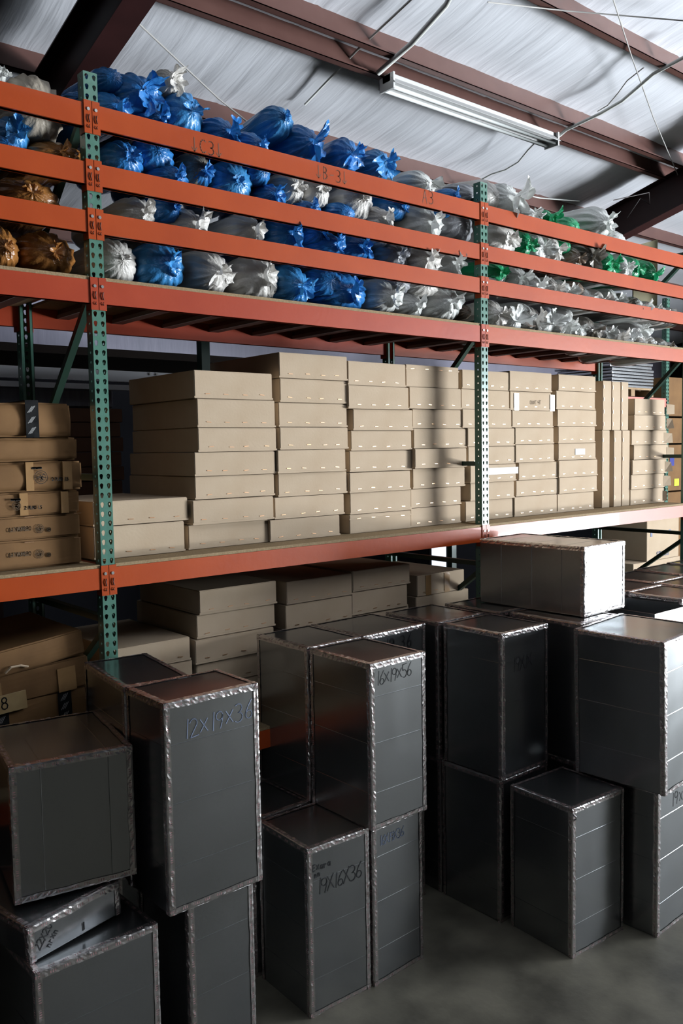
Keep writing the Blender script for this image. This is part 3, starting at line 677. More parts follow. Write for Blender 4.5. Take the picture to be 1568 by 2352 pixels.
# rear dark cartons
zz = D2[0] + .002; n = 0
ords = ['bottom', 'second', 'third', 'fourth', 'fifth', 'sixth', 'seventh', 'eighth', 'ninth']
x0 = Y(160, 1030, ry).x; x1 = Y(285, 1030, ry).x
vsr = [1130, 1095, 1062, 1028, 994, 960, 927]
hs = [.29] + [(Y(220, vsr[k + 1], ry).z - Y(220, vsr[k], ry).z) for k in range(6)]
for k, hh in enumerate(hs):
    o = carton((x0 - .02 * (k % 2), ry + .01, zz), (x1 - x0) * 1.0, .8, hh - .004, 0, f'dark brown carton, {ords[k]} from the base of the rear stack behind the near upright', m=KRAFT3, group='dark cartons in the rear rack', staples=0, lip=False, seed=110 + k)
    patch(o, (x1 - x0) * .62, (x1 - x0) * .74, hh * .45, hh * .8, GREYBAR, 'paper_label'); zz += hh
me = MB().box(x0 - .5, x1 - .05, ry + .05, ry + .7, zz, Y(200, 888, ry).z).mesh('film_bundle', GREYFILM); bevel_me(me, .03, 3); tag(link('film_bundle', me), 'grey plastic-wrapped bundle on top of the dark rear cartons', 'bundle')
carton((x0 - 1.05, ry + .05, D2[0] + .002), .98, .8, zz - D2[0] - .01, 0, 'large dark carton beside the rear carton stack', m=KRAFT3, group='dark cartons in the rear rack', staples=0, lip=False)

# far rear rack with sheet stack, pallet, big cartons
fy = 1.9
pb = Y(1443, 893, fy); pe = Y(1527, 915, fy)
b_ = tag(empty('far_rack_beam', (0, 0, 0)), 'pale pink rack beam under the silver sheets beyond the far upright', 'rack beam')
MB().box(pb.x - 2.4, pe.x + .05, fy, fy + .06, pe.z - .12, pe.z + .0).obj('beam_rail', PINK, b_)
fp = tag(link('far_upright', POST, None, (pe.x + .06, fy, -.4)), 'green perforated upright beyond the silver sheet stack', 'post')
fp.location.z = 0; 
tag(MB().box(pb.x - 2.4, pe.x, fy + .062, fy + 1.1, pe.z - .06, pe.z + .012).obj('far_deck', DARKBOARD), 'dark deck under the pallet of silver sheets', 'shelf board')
for kx, xx in enumerate((pb.x - 2.3, pe.x - .05)):
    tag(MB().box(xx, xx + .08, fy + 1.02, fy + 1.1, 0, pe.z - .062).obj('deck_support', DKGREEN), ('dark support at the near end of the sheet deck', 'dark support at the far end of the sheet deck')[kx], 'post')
tag(MB().box(pb.x - 2.35, pb.x - 2.27, fy + .062, fy + .14, 0, pe.z - .062).obj('deck_support', DKGREEN), 'dark support behind the cartons standing on end', 'post')
# pallet
sx0 = Y(1412, 880, fy).x; sx1 = Y(1508, 880, fy).x; pz = pe.z + .013
pal = tag(empty('pallet', (sx0, fy + .05, pz)), 'wooden pallet under the silver sheet stack', 'pallet')
pw = sx1 - sx0; mb = MB()
for q in range(5): mb.box(0, pw, q * .19, q * .19 + .12, .09, .112)
mb.obj('deck_plank', WOOD, pal)
for q in range(3): MB().box(q * (pw - .09) / 2, q * (pw - .09) / 2 + .09, .0, .9, 0, .089).obj('bearer', WOOD, pal)
sz = pz + .114; ztop = Y(1440, 828, fy).z; n = 8; hh = (ztop - sz) / n; rr = random.Random(5)
for q in range(n):
    dx = rr.uniform(-.03, .03)
    mb = MB(); mb.box(dx + sx0 - .02, dx + sx1 - .03, fy + .04, fy + .9, sz, sz + hh * .78); me = mb.mesh('sheet_metal_pack', SHEETM); bevel_me(me, .008, 2)
    tag(link('sheet_metal_pack', me), 'silver sheet metal pack, ' + (ords[q]) + ' from the pallet up', 'sheet metal', 'silver sheet packs on the pallet'); sz += hh
# big cartons far behind
big = 'big cartons beyond the rack end'
cy = 2.1
def bigbox(ua, ub, vt, vb, lab, y=cy, m=KRAFT2, d=.9, zb=None):
    a = Y(ua, (vt + vb) / 2, y); b = Y(ub, (vt + vb) / 2, y); zt = Y(ua, vt, y).z; z_ = Y(ua, vb, y).z if zb is None else zb
    return carton((a.x, y, z_), b.x - a.x, d, zt - z_, 0, lab, m=m, group=big, staples=0, lip=False)
b1 = bigbox(1534, 1640, 866, 955, 'big brown carton high beyond the rack end, uppermost'); b2 = bigbox(1532, 1640, 960, 1018, 'big brown carton beyond the rack end, second from the top', zb=None)
b3 = bigbox(1530, 1600, 1022, 1128, 'big brown carton with a yellow sticker beyond the rack end'); b4 = bigbox(1528, 1600, 1132, 1180, 'big brown carton, lowest beyond the rack end', zb=None)
zz = b4.location.z
b5 = carton((b4.location.x, cy, .002), 1.2, .9, zz * .5 - .004, 0, 'huge brown carton on the floor beyond the rack', m=KRAFT2, group=big, staples=0, lip=False); b6 = carton((b4.location.x, cy, zz * .5), 1.2, .9, zz * .5 - .004, 0, 'huge brown carton under the stickered one beyond the rack', m=KRAFT2, group=big, staples=0, lip=False)
def stick(o, ua, ub, vt, vb, m, nm):
    a = Y(ua, vb, cy); b = Y(ub, vt, cy); MB().box(a.x - o.location.x, b.x - o.location.x, -.006, -.002, a.z - o.location.z, b.z - o.location.z).obj(nm, m, o)
stick(b3, 1547, 1558, 1099, 1116, YELLOW, 'yellow_sticker'); stick(b3, 1537, 1547, 1051, 1070, BLUESTK, 'blue_sticker'); stick(b2, 1556, 1565, 945, 958, PAPER, 'paper_label') if False else None
# tall carton under the lower beam of the far bay
y = 1.28; a = Y(1485, 1240, y); b = Y(1558, 1240, y); z0 = Y(1485, 1290, y).z; z1 = Y(1485, 1196, y).z
tc_ = carton((a.x, y, z0), b.x - a.x, .7, z1 - z0, 0, 'tall tan carton with faint blue printing under the far shelf beam', m=KRAFT, staples=0, lip=False)
write('SUPPORTEX', .22, .04, .06, .008, lambda a, b: (a, -.003, b), mat('faint_blue_ink', (.25, .28, .42), .7), tc_, 'printing', gap=.55)
for q in (.08, .52): MB().box(q, q + .04, -.004, -.001, .30, .36).obj('printed_mark', MATS['faint_blue_ink'], tc_)
carton((a.x - .3, y, .002), 1.1, .7, z0 - .006, 0, 'long tan box supporting the tall carton in the far bay', m=KRAFT, staples=0, lip=False)

# ------------------------------------------------------------------ galvanised duct sections
def edge_tape(w, d, h, seed, wd=.028, skip=()):
    mb = MB(); uvs = []; rr = random.Random(seed)
    def strip(p, q, n1, n2, ed):
        p = Vector(p); q = Vector(q); n1 = Vector(n1); n2 = Vector(n2); L = (q - p).length; n = max(8, int(L / .013)); d_ = (q - p).normalized(); off = rr.uniform(0, 50)
        prof = [(-1, 0), (-.6, 0), (-.25, 0), (-.06, 0), (.06, 0), (.25, 0), (.6, 0), (1, 0)]; base = len(mb.v)
        for k in range(n + 1):
            s = k / n; c = p + (q - p) * s
            for j, (t, _) in enumerate(prof):
                ww = wd * (1 + .18 * noise.noise(Vector((s * L * 9 + off, 3 if t > 0 else 8, 0))))
                nn = noise.noise(Vector((s * L * 60 + off, t * 2.2, seed))) * .0034 + noise.noise(Vector((s * L * 150 + off, t * 6, seed))) * .0016
                lift = .0022 + max(0, nn) + (.001 if abs(t) > .9 else 0)
                if t < 0: pt = c + (-n2) * (-t * ww) * 1 + n1 * lift; 
                else: pt = c + (-n1) * (t * ww) + n2 * lift
                if abs(t) < .1: pt = c + (n1 + n2) * (.0005 + nn * .5)
                mb.v.append(tuple(pt)); uvs.append((s * L, t))
        m_ = len(prof)
        for k in range(n):
            for j in range(m_ - 1):
                a = base + k * m_ + j; mb.f.append((a, a + 1, a + m_ + 1, a + m_)); mb.m.append(0)
    X0, X1, Y0, Y1, Z0_, Z1 = 0, w, 0, d, 0, h
    E = {'tf': ((0, 0, h), (w, 0, h), (0, 0, 1), (0, -1, 0)), 'tb': ((0, d, h), (w, d, h), (0, 0, 1), (0, 1, 0)), 'tl': ((0, 0, h), (0, d, h), (0, 0, 1), (-1, 0, 0)), 'tr': ((w, 0, h), (w, d, h), (0, 0, 1), (1, 0, 0)),
         'bf': ((0, 0, 0), (w, 0, 0), (0, 0, -1), (0, -1, 0)), 'bl': ((0, 0, 0), (0, d, 0), (0, 0, -1), (-1, 0, 0)), 'fl': ((0, 0, 0), (0, 0, h), (0, -1, 0), (-1, 0, 0)), 'fr': ((w, 0, 0), (w, 0, h), (0, -1, 0), (1, 0, 0)),
         'bkl': ((0, d, 0), (0, d, h), (0, 1, 0), (-1, 0, 0)), 'bkr': ((w, d, 0), (w, d, h), (0, 1, 0), (1, 0, 0))}
    for k, e in E.items():
        if k in skip: continue
        strip(*e, k)
    me = mb.mesh('foil_tape', FOIL); ul = me.uv_layers.new(name='UVMap')
    for lp in me.loops: ul.data[lp.index].uv = uvs[lp.vertex_index]
    return me
DG = 'foil-taped galvanised duct sections'
def duct(p0, w, d, h, label, rot=0., tilt=(0, 0), skip=('bl',), seed=1, axis='z', open_top=False, tri=(.22, .52, .80)):
    mb = MB()
    if open_top:
        t = .004
        mb.box(0, w, 0, t, 0, h); mb.box(0, w, d - t, d, 0, h); mb.box(0, t, t, d - t, 0, h); mb.box(w - t, w, t, d - t, 0, h)
        me = mb.mesh('duct_section', STEEL)
    else:
        mb.box(0, w, 0, d, 0, h); me = mb.mesh('duct_section', STEEL); bevel_me(me, .007, 3)
    o = link('duct_section', me, None, p0, (tilt[0], tilt[1], rot)); tag(o, label, 'duct', DG)
    if not open_top:
        link('foil_tape', edge_tape(w, d, h, seed, skip=skip), o)
    e = .0008; q = .0022
    for f in tri:
        mb = MB()
        if axis == 'z':
            z = h * f
            for (a, b, n) in (((.02, 0), (w - .02, 0), (0, -1)), ((0, .02), (0, d - .02), (-1, 0)), ((w, .02), (w, d - .02), (1, 0))):
                a3 = (a[0], a[1]); b3 = (b[0], b[1])
                mb.quad((a3[0], a3[1], z - q), (b3[0], b3[1], z - q), (b3[0] + n[0] * e, b3[1] + n[1] * e, z), (a3[0] + n[0] * e, a3[1] + n[1] * e, z))
                mb.quad((a3[0] + n[0] * e, a3[1] + n[1] * e, z), (b3[0] + n[0] * e, b3[1] + n[1] * e, z), (b3[0], b3[1], z + q), (a3[0], a3[1], z + q))
        elif axis == 'x':
            x = w * f; mb.quad((x - q, 0, .01), (x, -e, .01), (x, -e, h - .01), (x - q, 0, h - .01)); mb.quad((x, -e, .01), (x + q, 0, .01), (x + q, 0, h - .01), (x, -e, h - .01))
            mb.quad((x - q, .01, h), (x, .01, h + e), (x, d - .01, h + e), (x - q, d - .01, h)); mb.quad((x, .01, h + e), (x + q, .01, h), (x + q, d - .01, h), (x, d - .01, h + e))
        else:
            y = d * f; mb.quad((0, y - q, .01), (0, y - q, h - .01), (-e, y, h - .01), (-e, y, .01)); mb.quad((-e, y, .01), (-e, y, h - .01), (0, y + q, h - .01), (0, y + q, .01))
            mb.quad((.01, y - q, h), (w - .01, y - q, h), (w - .01, y, h + e), (.01, y, h + e)); mb.quad((.01, y, h + e), (w - .01, y, h + e), (w - .01, y + q, h), (.01, y + q, h))
        mb.obj('bend_ridge', STEEL, o)
    return o
def front_from(pl, pr, z):
    a = Z(*pl, z); b = Z(*pr, z); return a, (b - a).length, atan2(b.y - a.y, b.x - a.x)
H1 = .93
def hand(o, t, x, z, h, m=MARKER, w=.006, slope=.0, gap=.72, face='f', rot=0.):
    return write(t, x, z, h, w, (lambda a, b: (a, -.0022, b)), m, o, 'handwriting', slope, gap=gap, rot=rot)
# bottom tier
a, w, r = Z(705, 2340, 0), .42, radians(-2)
d13 = duct((.645, -.88, 0), .42, .47, H1, 'upright duct marked 19X16X36 standing in front on the floor', r, seed=1); hand(d13, '19X16X36', .055, .66, .085, w=.0045, slope=.03, gap=.50); hand(d13, 'Exara', .03, .80, .035, w=.005); hand(d13, 'nn', .04, .765, .03, w=.005)
d14 = duct((1.085, -.905, 0), .405, .47, H1, 'floor duct with faint 16X19X36 beneath the one marked 16x19x56', radians(2), seed=2); hand(d14, '16X19X36', .05, .80, .055, m=PALEMARK, w=.004, slope=.02, gap=.50)
d15 = duct((.62, -.385, 0), .43, .46, H1, 'floor duct half hidden behind the one marked 19X16X36', 0, seed=3)
d15b = duct((1.075, -.41, 0), .42, .50, H1, 'floor duct hidden beneath the plain back duct', 0, seed=33)
d3b = duct((1.53, -.38, 0), .50, .50, H1, 'floor duct beneath the one marked 19.36', 0, seed=34)
# top tier
d1 = duct((1.045, -.95, H1 + .004), .425, .525, H1, 'upper duct marked 16x19x56, centre of the pile', radians(0), seed=4); hand(d1, '16x19x56', .04, .80, .075, w=.004, slope=.06, gap=.50)
d2 = duct((1.045, -.40, H1 + .004), .42, .52, H1, 'upper plain duct behind and beside the one marked 16x19x56', radians(0), seed=5)
d3 = duct((1.49, -.40, H1 + .004), .555, .52, H1, 'upper duct marked 19.36 behind the one marked 16x19x56', radians(1), seed=6); hand(d3, '15x19.36', .03, .80, .085, w=.008, gap=.70)
d4b = duct((2.13, -.44, 0), .50, .52, H1, 'floor duct behind the blank dark one beside the free-standing duct', 0, seed=7)
d4 = duct((2.13, -.43, H1 + .004), .47, .51, H1, 'upper duct with a bare top behind the one marked 19x1', 0, seed=8)
d5b = duct((2.68, -.50, 0), .42, .52, H1, 'floor duct directly under the duct beneath the lying one', 0, seed=9)
d5 = duct((2.68, -.50, H1 + .004), .42, .52, H1, 'upper duct under the back end of the lying duct', 0, seed=10)
d10 = duct((2.13, -.955, 0), .48, .50, H1, 'plain dark floor duct beneath the one marked 19x1', 0, seed=11)
d6 = duct((2.135, -.965, H1 + .006), .465, .49, H1, 'upper duct marked 19x1 in front of the lying duct', 0, seed=12); hand(d6, '19X1X', .10, .67, .085, m=MARKER, w=.004, gap=.55, slope=.05)
d11 = duct((2.135, -1.485, 0), .50, .475, H1 - .02, 'lone low duct standing free on the floor in front', radians(-3), seed=13)
MB().tube([(.0, -.005, H1 - .05), (.006, -.02, H1 - .06), (.018, -.014, H1 - .075), (.008, -.004, H1 - .085)], .006, 6).obj('curled_foil', FOIL, d11)
d7b = duct((2.74, -1.10, 0), .45, .56, H1, 'floor duct behind the pale one marked 19x2', 0, seed=14)
d7 = duct((2.745, -1.12, H1 + .004), .45, .58, H1, 'narrow-looking upper duct between the one marked 19x1 and the leaning one', 0, seed=15)
d12 = duct((2.705, -1.70, 0), .56, .55, H1, 'pale floor duct marked 19x2 beneath the leaning duct', radians(2), seed=16); hand(d12, '19x2', .17, .78, .085, w=.006)
d8 = duct((2.64, -1.78, H1 + .006), .58, .60, H1 - .0, 'big leaning duct on the upper tier with a bright front', radians(3), tilt=(0, radians(-1.6)), seed=17)
# lying duct on top
za = 2 * H1 + .010
p = Z(1341, 1418, za); q = Z(1441, 1400, za); bk = Z(1094, 1386, za)
rr_ = atan2((q - p).y, (q - p).x); hL = .475
d9 = duct(p, .52, .885, hL, 'duct lying on its side on top with a glaring white end', radians(2), seed=18, axis='y', skip=('bl', 'bkl'), tri=(.2, .48, .78))
# near-side group
T2 = .965
d18 = duct((-.13, -.985, 0), .36, .46, T2 - .005, 'slim floor duct under the one marked 12x19x36', radians(1), seed=19)
d17 = duct((-.25, -1.035, T2), .50, .36, T2, 'tall upper duct marked 12x19x36 near the first upright', radians(0), seed=20); hand(d17, '12x19x36', .09, .78, .085, m=PALEMARK, w=.004, slope=.08, gap=.62)
d19b = duct((-.26, -.52, 0), .34, .50, T2 - .005, 'floor duct beneath the small one against the near upright', 0, seed=21)
d19 = duct((-.255, -.665, T2), .34, .61, T2, 'upper duct behind the one marked 12x19x36, against the near upright', radians(-7), seed=22)
d22 = duct((-.83, -.95, 0), .565, .62, .90, 'wide floor duct, lowest in the near corner stack', radians(1), seed=23, tri=(.3, .7))
d21 = duct((-.82, -.875, .905), .46, .60, .155, 'flat tilted duct piece with scribbles between two larger ducts', radians(11), tilt=(0, radians(-2.5)), seed=24, skip=('bl', 'bf'), tri=()); 
write('22X20', .045, .035, .035, .004, lambda a, b: (a, -.0022, b), MARKER, d21, 'handwriting', rot=radians(48), gap=.62); write('nrxn', .09, .025, .03, .004, lambda a, b: (a, -.0022, b), MARKER, d21, 'handwriting', rot=radians(48), gap=.62); hand(d21, 'II', .25, .02, .03, w=.005, gap=.4)
zt = 1.7
p = Z(20, 1765, zt); q = Z(303, 1712, zt)
d20 = duct((p.x, p.y, 1.095), (q - p).length, .64, zt - 1.095, 'big blank duct lying above the tilted piece, near corner', atan2((q - p).y, (q - p).x), seed=25, axis='x', tri=(.24, .79))
# slim boxes at the near lower corner
d23 = duct((-1.12, -1.0, 0), .08, .5, .90, 'slim duct panel on the floor beside the wide duct', radians(-4), seed=26, skip=('bl', 'tl', 'tb', 'bkl', 'bkr'), tri=())
d24 = duct((-1.27, -1.10, 0), .09, .5, .96, 'second slim duct panel at the very edge of the pile', radians(-4), seed=27, skip=('bl', 'tl', 'tb', 'bkl', 'bkr'), tri=())
tag(MB().tube([(-1.15, -1.22, .0), (-1.175, -1.21, .5), (-1.20, -1.16, .85), (-1.22, -1.12, .93)], .008, 8).obj('yellow_strap', mat('pale_yellow_strap', (.45, .42, .18), .5), smooth=True), 'pale yellow strap leaning on the slim panels', 'strap')
# far ducts beyond the leaning one
fars = [(3.52, -1.20, .46, .50, 'open-topped duct behind the leaning one', True), (4.04, -1.12, .50, .44, 'first closed duct past the open-topped one', False), (4.08, -.66, .50, .46, 'duct behind the first closed one past the open-topped duct', False),
        (4.62, -1.02, .52, .44, 'second closed duct past the open-topped one', False), (4.62, -.56, .52, .50, 'duct with a taped top behind the second closed one', False), (5.20, -1.0, .52, .44, 'third closed duct past the open-topped one', False),
        (5.20, -.52, .54, .50, 'duct behind the third closed one far along the rack', False), (5.82, -.48, .52, .48, 'duct at the far end of the pile by the tall carton', False), (3.56, -.66, .46, .50, 'duct between the open-topped one and the rack', False)]
for k, (x, y, w, d, lab, op) in enumerate(fars):
    duct((x, y, 0), w, d, H1, 'floor-tier ' + lab, 0, seed=40 + k) if not op else None
    if op: duct((x, y, 0), w, d, H1, 'floor-tier duct below the open-topped one', 0, seed=40 + k)
    duct((x, y, H1 + .004), w, d, H1 - (.0 if not op else .03), 'upper ' + lab, 0, seed=60 + k, open_top=op)

# ------------------------------------------------------------------ bags
def bag_mesh(seed):
    rr = random.Random(seed); mb = MB(); n = 56; m_ = 22; ph = rr.uniform(0, 9)
    kz = [rr.randint(13, 17), rr.randint(22, 30)]
    for i in range(m_ + 1):
        s = i / m_; t = s ** 1.6       # dense near the tie
        front = min(1, t / .22); r = sqrt(max(0, 1 - (1 - front) ** 2.6))
        if t > .72: r *= sqrt(max(0, 1 - ((t - .72) / .28) ** 2.4)) 
        r = max(r, .05)
        pl = .10 * exp(-t / .13) + .016
        for j in range(n):
            th = 2 * pi * j / n + .10 * noise.noise(Vector((j * .3, s * 3, seed)))
            w = pl * (sin(kz[0] * th + ph + 2.5 * s) + .6 * sin(kz[1] * th + 1.3 * ph - 2 * s))
            w += .07 * noise.noise(Vector((1.6 * cos(th) + seed, 1.6 * sin(th), t * 3))) + .025 * noise.noise(Vector((5 * cos(th) + seed, 5 * sin(th), t * 8)))
            rad = r * (1 + w); x = rad * cos(th); z = rad * sin(th)
            if z < -.78: z = -.78 + (z + .78) * .35
            y = t + .03 * w * (1 - t)
            mb.v.append((x, y, z))
    for i in range(m_):
        for j in range(n): a = i * n + j; b = i * n + (j + 1) % n; mb.f.append((a, a + n, b + n, b)); mb.m.append(0)
    mb.f.append(tuple(range(n))); mb.m.append(0); mb.f.append(tuple(reversed(range(m_ * n, m_ * n + n)))); mb.m.append(0)
    return mb.mesh('bag_body', BAG['blue'], True)
def ruffle_mesh(seed):
    rr = random.Random(seed * 3 + 1); mb = MB(); n = 60; m_ = 7; ph = rr.uniform(0, 9); k1 = rr.choice([3, 4, 5]); k2 = rr.choice([7, 9, 11]); fan = rr.uniform(.65, 1.0)
    for i in range(m_ + 1):
        s = i / m_; R = .10 + .10 * s + .62 * s ** 1.3
        for j in range(n):
            th = 2 * pi * j / n
            c_, s_ = cos(th), sin(th)
            e = 1 + .45 * s * noise.noise(Vector((1.5 * c_ + seed, 1.5 * s_, 4)))
            nv = noise.noise_vector(Vector((2.2 * c_ + seed * 2, 2.2 * s_, s * 1.2))) * (.30 * s) + noise.noise_vector(Vector((5 * c_ + seed, 5 * s_, s * 2.5))) * (.13 * s)
            rad = (.10 + .50 * s ** 1.1) * e * (1 + .10 * s * sin(k2 * th + ph))
            y = -.03 - .34 * s + .09 * s * sin(k1 * th + ph)
            mb.v.append((rad * c_ + nv.x, y + nv.y * .7, rad * s_ * fan + nv.z * .8))
    for i in range(m_):
        for j in range(n): a = i * n + j; b = i * n + (j + 1) % n; mb.f.append((a, b, b + n, a + n)); mb.m.append(0)
    return mb.mesh('ruffled_neck', BAG['blue'], True)
BM = [bag_mesh(k) for k in range(7)]; RM = [ruffle_mesh(k) for k in range(7)]
for m in BM + RM: pass
cnt = {}
ordn = ['first', 'second', 'third', 'fourth', 'fifth', 'sixth', 'seventh', 'eighth', 'ninth', 'tenth', 'eleventh', 'twelfth', 'thirteenth', 'fourteenth', 'fifteenth', 'sixteenth', 'seventeenth', 'eighteenth', 'nineteenth', 'twentieth']
cname = dict(blue='blue', sky='bright blue', white='white', clear='milky clear', beige='large beige', brown='amber brown', green='green', dark='dark silvery', rust='brown-stained', grey='grey-white')
tier_n = {1: 'above the top rail', 2: 'between the top and second rails', 3: 'between the second and third rails', 4: 'below the third rail'}
bay_n = {0: 'before the near upright', 1: 'past the near upright', 2: 'past the far upright'}
def bag(bay, tier, u, v, ru, rv, col, L=.7, yaw=0., pit=0., neck=None, y=.11, ns=1., print_=None):
    """u,v: tie point in front; ru,rv: half sizes in photo pixels; neck=(angle deg, tip deg) of the flared end"""
    p = Y(u, v, y); k = ppm(p); bs = (1.0, 1.0 + .12 * max(0, (u - 800) / 300), 1.32)[bay]; rx = ru / k * bs; rz = rv / k * (1.06, 1.06, 1.2)[bay]
    key = (bay, tier); i = cnt.get(key, 0); cnt[key] = i + 1
    seed = int(u * 7 + v) ; rr = random.Random(seed)
    o = empty('stuffed_bag', p)
    bd = link('bag_body', BM[seed % 7], o, (0, 0, 0), (radians(pit), radians(rr.uniform(-12, 12)), radians(yaw)))
    bd.scale = (rx, L, rz)
    bd.material_slots[0].link = 'OBJECT'; bd.material_slots[0].material = BAG[col]
    tag(o, f'{cname[col]} tied bag, {ordn[i]} {bay_n[bay]}, {tier_n[tier]}', 'bag', 'tied bags on the top shelf')
    if neck:
        a, tip, sz = neck; tip *= .85
        q = link('ruffled_neck', RM[(seed // 7) % 7], o)
        q.material_slots[0].link = 'OBJECT'; q.material_slots[0].material = BAG[col]
        rad = sz / k * (1.35, 1.5, 1.9)[bay]
        Mw = Matrix.Rotation(radians(a), 4, 'Y') @ Matrix.Rotation(radians(tip), 4, 'X')   # tip leans it over, a turns the lean around the axis
        q.rotation_euler = Mw.to_euler(); q.scale = (rad, rad, rad)
    return bd
# (tier, u, v, ru, rv, colour, neck)
B0 = [(1, 100, 245, 72, 76, 'beige', None, .75), (1, 4, 168, 22, 28, 'clear', (0, 0, 20)), (1, 40, 303, 43, 45, 'sky', (90, 30, 34)), (1, 192, 228, 40, 24, 'blue', None),
      (2, 140, 348, 76, 34, 'brown', (-80, 60, 30)), (2, 20, 330, 50, 30, 'blue', None, .6), (3, 76, 442, 76, 42, 'brown', (0, -40, 22)), (4, 12, 566, 46, 52, 'brown', (-90, 50, 22)), (4, 126, 578, 68, 51, 'brown', (-60, 30, 26))]
B1 = [(1, 262, 178, 40, 30, 'blue', None), (1, 330, 205, 72, 50, 'blue', (-50, 50, 52), .8), (1, 268, 243, 52, 42, 'blue', (-70, 70, 40)), (1, 368, 268, 40, 26, 'blue', (-90, 60, 30)), (1, 397, 180, 40, 33, 'white', (-60, 40, 36)),
      (1, 443, 256, 52, 55, 'sky', (180, 40, 26)), (1, 528, 302, 50, 38, 'blue', (-90, 60, 36)), (1, 655, 268, 44, 38, 'sky', (-90, 20, 14), .9), (1, 598, 332, 44, 30, 'blue', (-90, 60, 24)), (1, 720, 325, 52, 48, 'blue', (-70, 55, 42), .95),
      (1, 810, 352, 40, 40, 'blue', (-30, 50, 38)), (1, 884, 374, 34, 38, 'sky', (0, 40, 36)), (1, 985, 422, 44, 30, 'clear', (-20, 60, 34)), (1, 1046, 446, 25, 20, 'blue', (-90, 30, 14)), (1, 1098, 452, 66, 34, 'grey', None, .8),
      (2, 297, 362, 52, 44, 'blue', (0, -20, 26)), (2, 365, 345, 52, 42, 'blue', None), (2, 405, 402, 54, 32, 'blue', (-80, 50, 26)), (2, 468, 385, 38, 42, 'dark', None), (2, 470, 392, 36, 34, 'blue', (-80, 40, 24)), (2, 548, 416, 54, 50, 'sky', (180, 10, 16)), (2, 610, 392, 36, 34, 'blue', None),
      (2, 632, 445, 48, 32, 'blue', (-70, 50, 28)), (2, 684, 428, 36, 40, 'white', (0, 20, 18)), (2, 740, 432, 37, 42, 'white', (0, 20, 16)), (2, 835, 455, 46, 46, 'white', (180, 10, 12)), (2, 716, 476, 52, 22, 'blue', (-90, 40, 20)), (2, 800, 488, 40, 26, 'blue', None), (2, 925, 474, 38, 32, 'blue', (-90, 40, 20)),
      (2, 885, 500, 48, 28, 'white', (-90, 60, 26)), (2, 990, 512, 52, 50, 'clear', (-60, 40, 36)), (2, 1045, 478, 30, 30, 'blue', None), (2, 1066, 512, 50, 44, 'grey', None),
      (3, 330, 484, 54, 38, 'white', (-80, 40, 30)), (3, 402, 476, 40, 34, 'blue', (-90, 30, 14)), (3, 450, 512, 46, 38, 'white', (-60, 60, 38)), (3, 585, 524, 50, 38, 'white', (-70, 60, 32)), (3, 672, 535, 50, 42, 'blue', (-90, 50, 36)), (3, 740, 532, 30, 26, 'blue', (-90, 50, 22)), (3, 772, 560, 48, 30, 'blue', (-80, 40, 28)),
      (3, 832, 566, 52, 32, 'blue', (-90, 50, 30)), (3, 918, 582, 46, 34, 'grey', (-60, 30, 26)), (3, 985, 596, 52, 36, 'white', (-40, 30, 34)), (3, 1045, 604, 42, 36, 'clear', (-60, 40, 30)), (3, 890, 540, 40, 24, 'grey', None),
      (4, 284, 598, 58, 54, 'white', (0, -60, 18)), (4, 388, 606, 62, 56, 'sky', (-70, 50, 34)), (4, 505, 626, 56, 50, 'white', (-30, 40, 36)), (4, 604, 634, 62, 54, 'white', (-90, 50, 38)), (4, 692, 655, 52, 46, 'sky', (-30, 50, 36)), (4, 805, 668, 74, 44, 'blue', (-70, 50, 34)), (4, 762, 645, 50, 34, 'blue', None),
      (4, 902, 682, 48, 40, 'clear', (-60, 40, 30)), (4, 958, 698, 42, 30, 'clear', (-60, 50, 26)), (4, 985, 652, 46, 28, 'white', None), (4, 1036, 690, 50, 46, 'clear', (-40, 50, 34)), (4, 925, 650, 40, 26, 'grey', None), (4, 1078, 715, 22, 18, 'rust', None)]
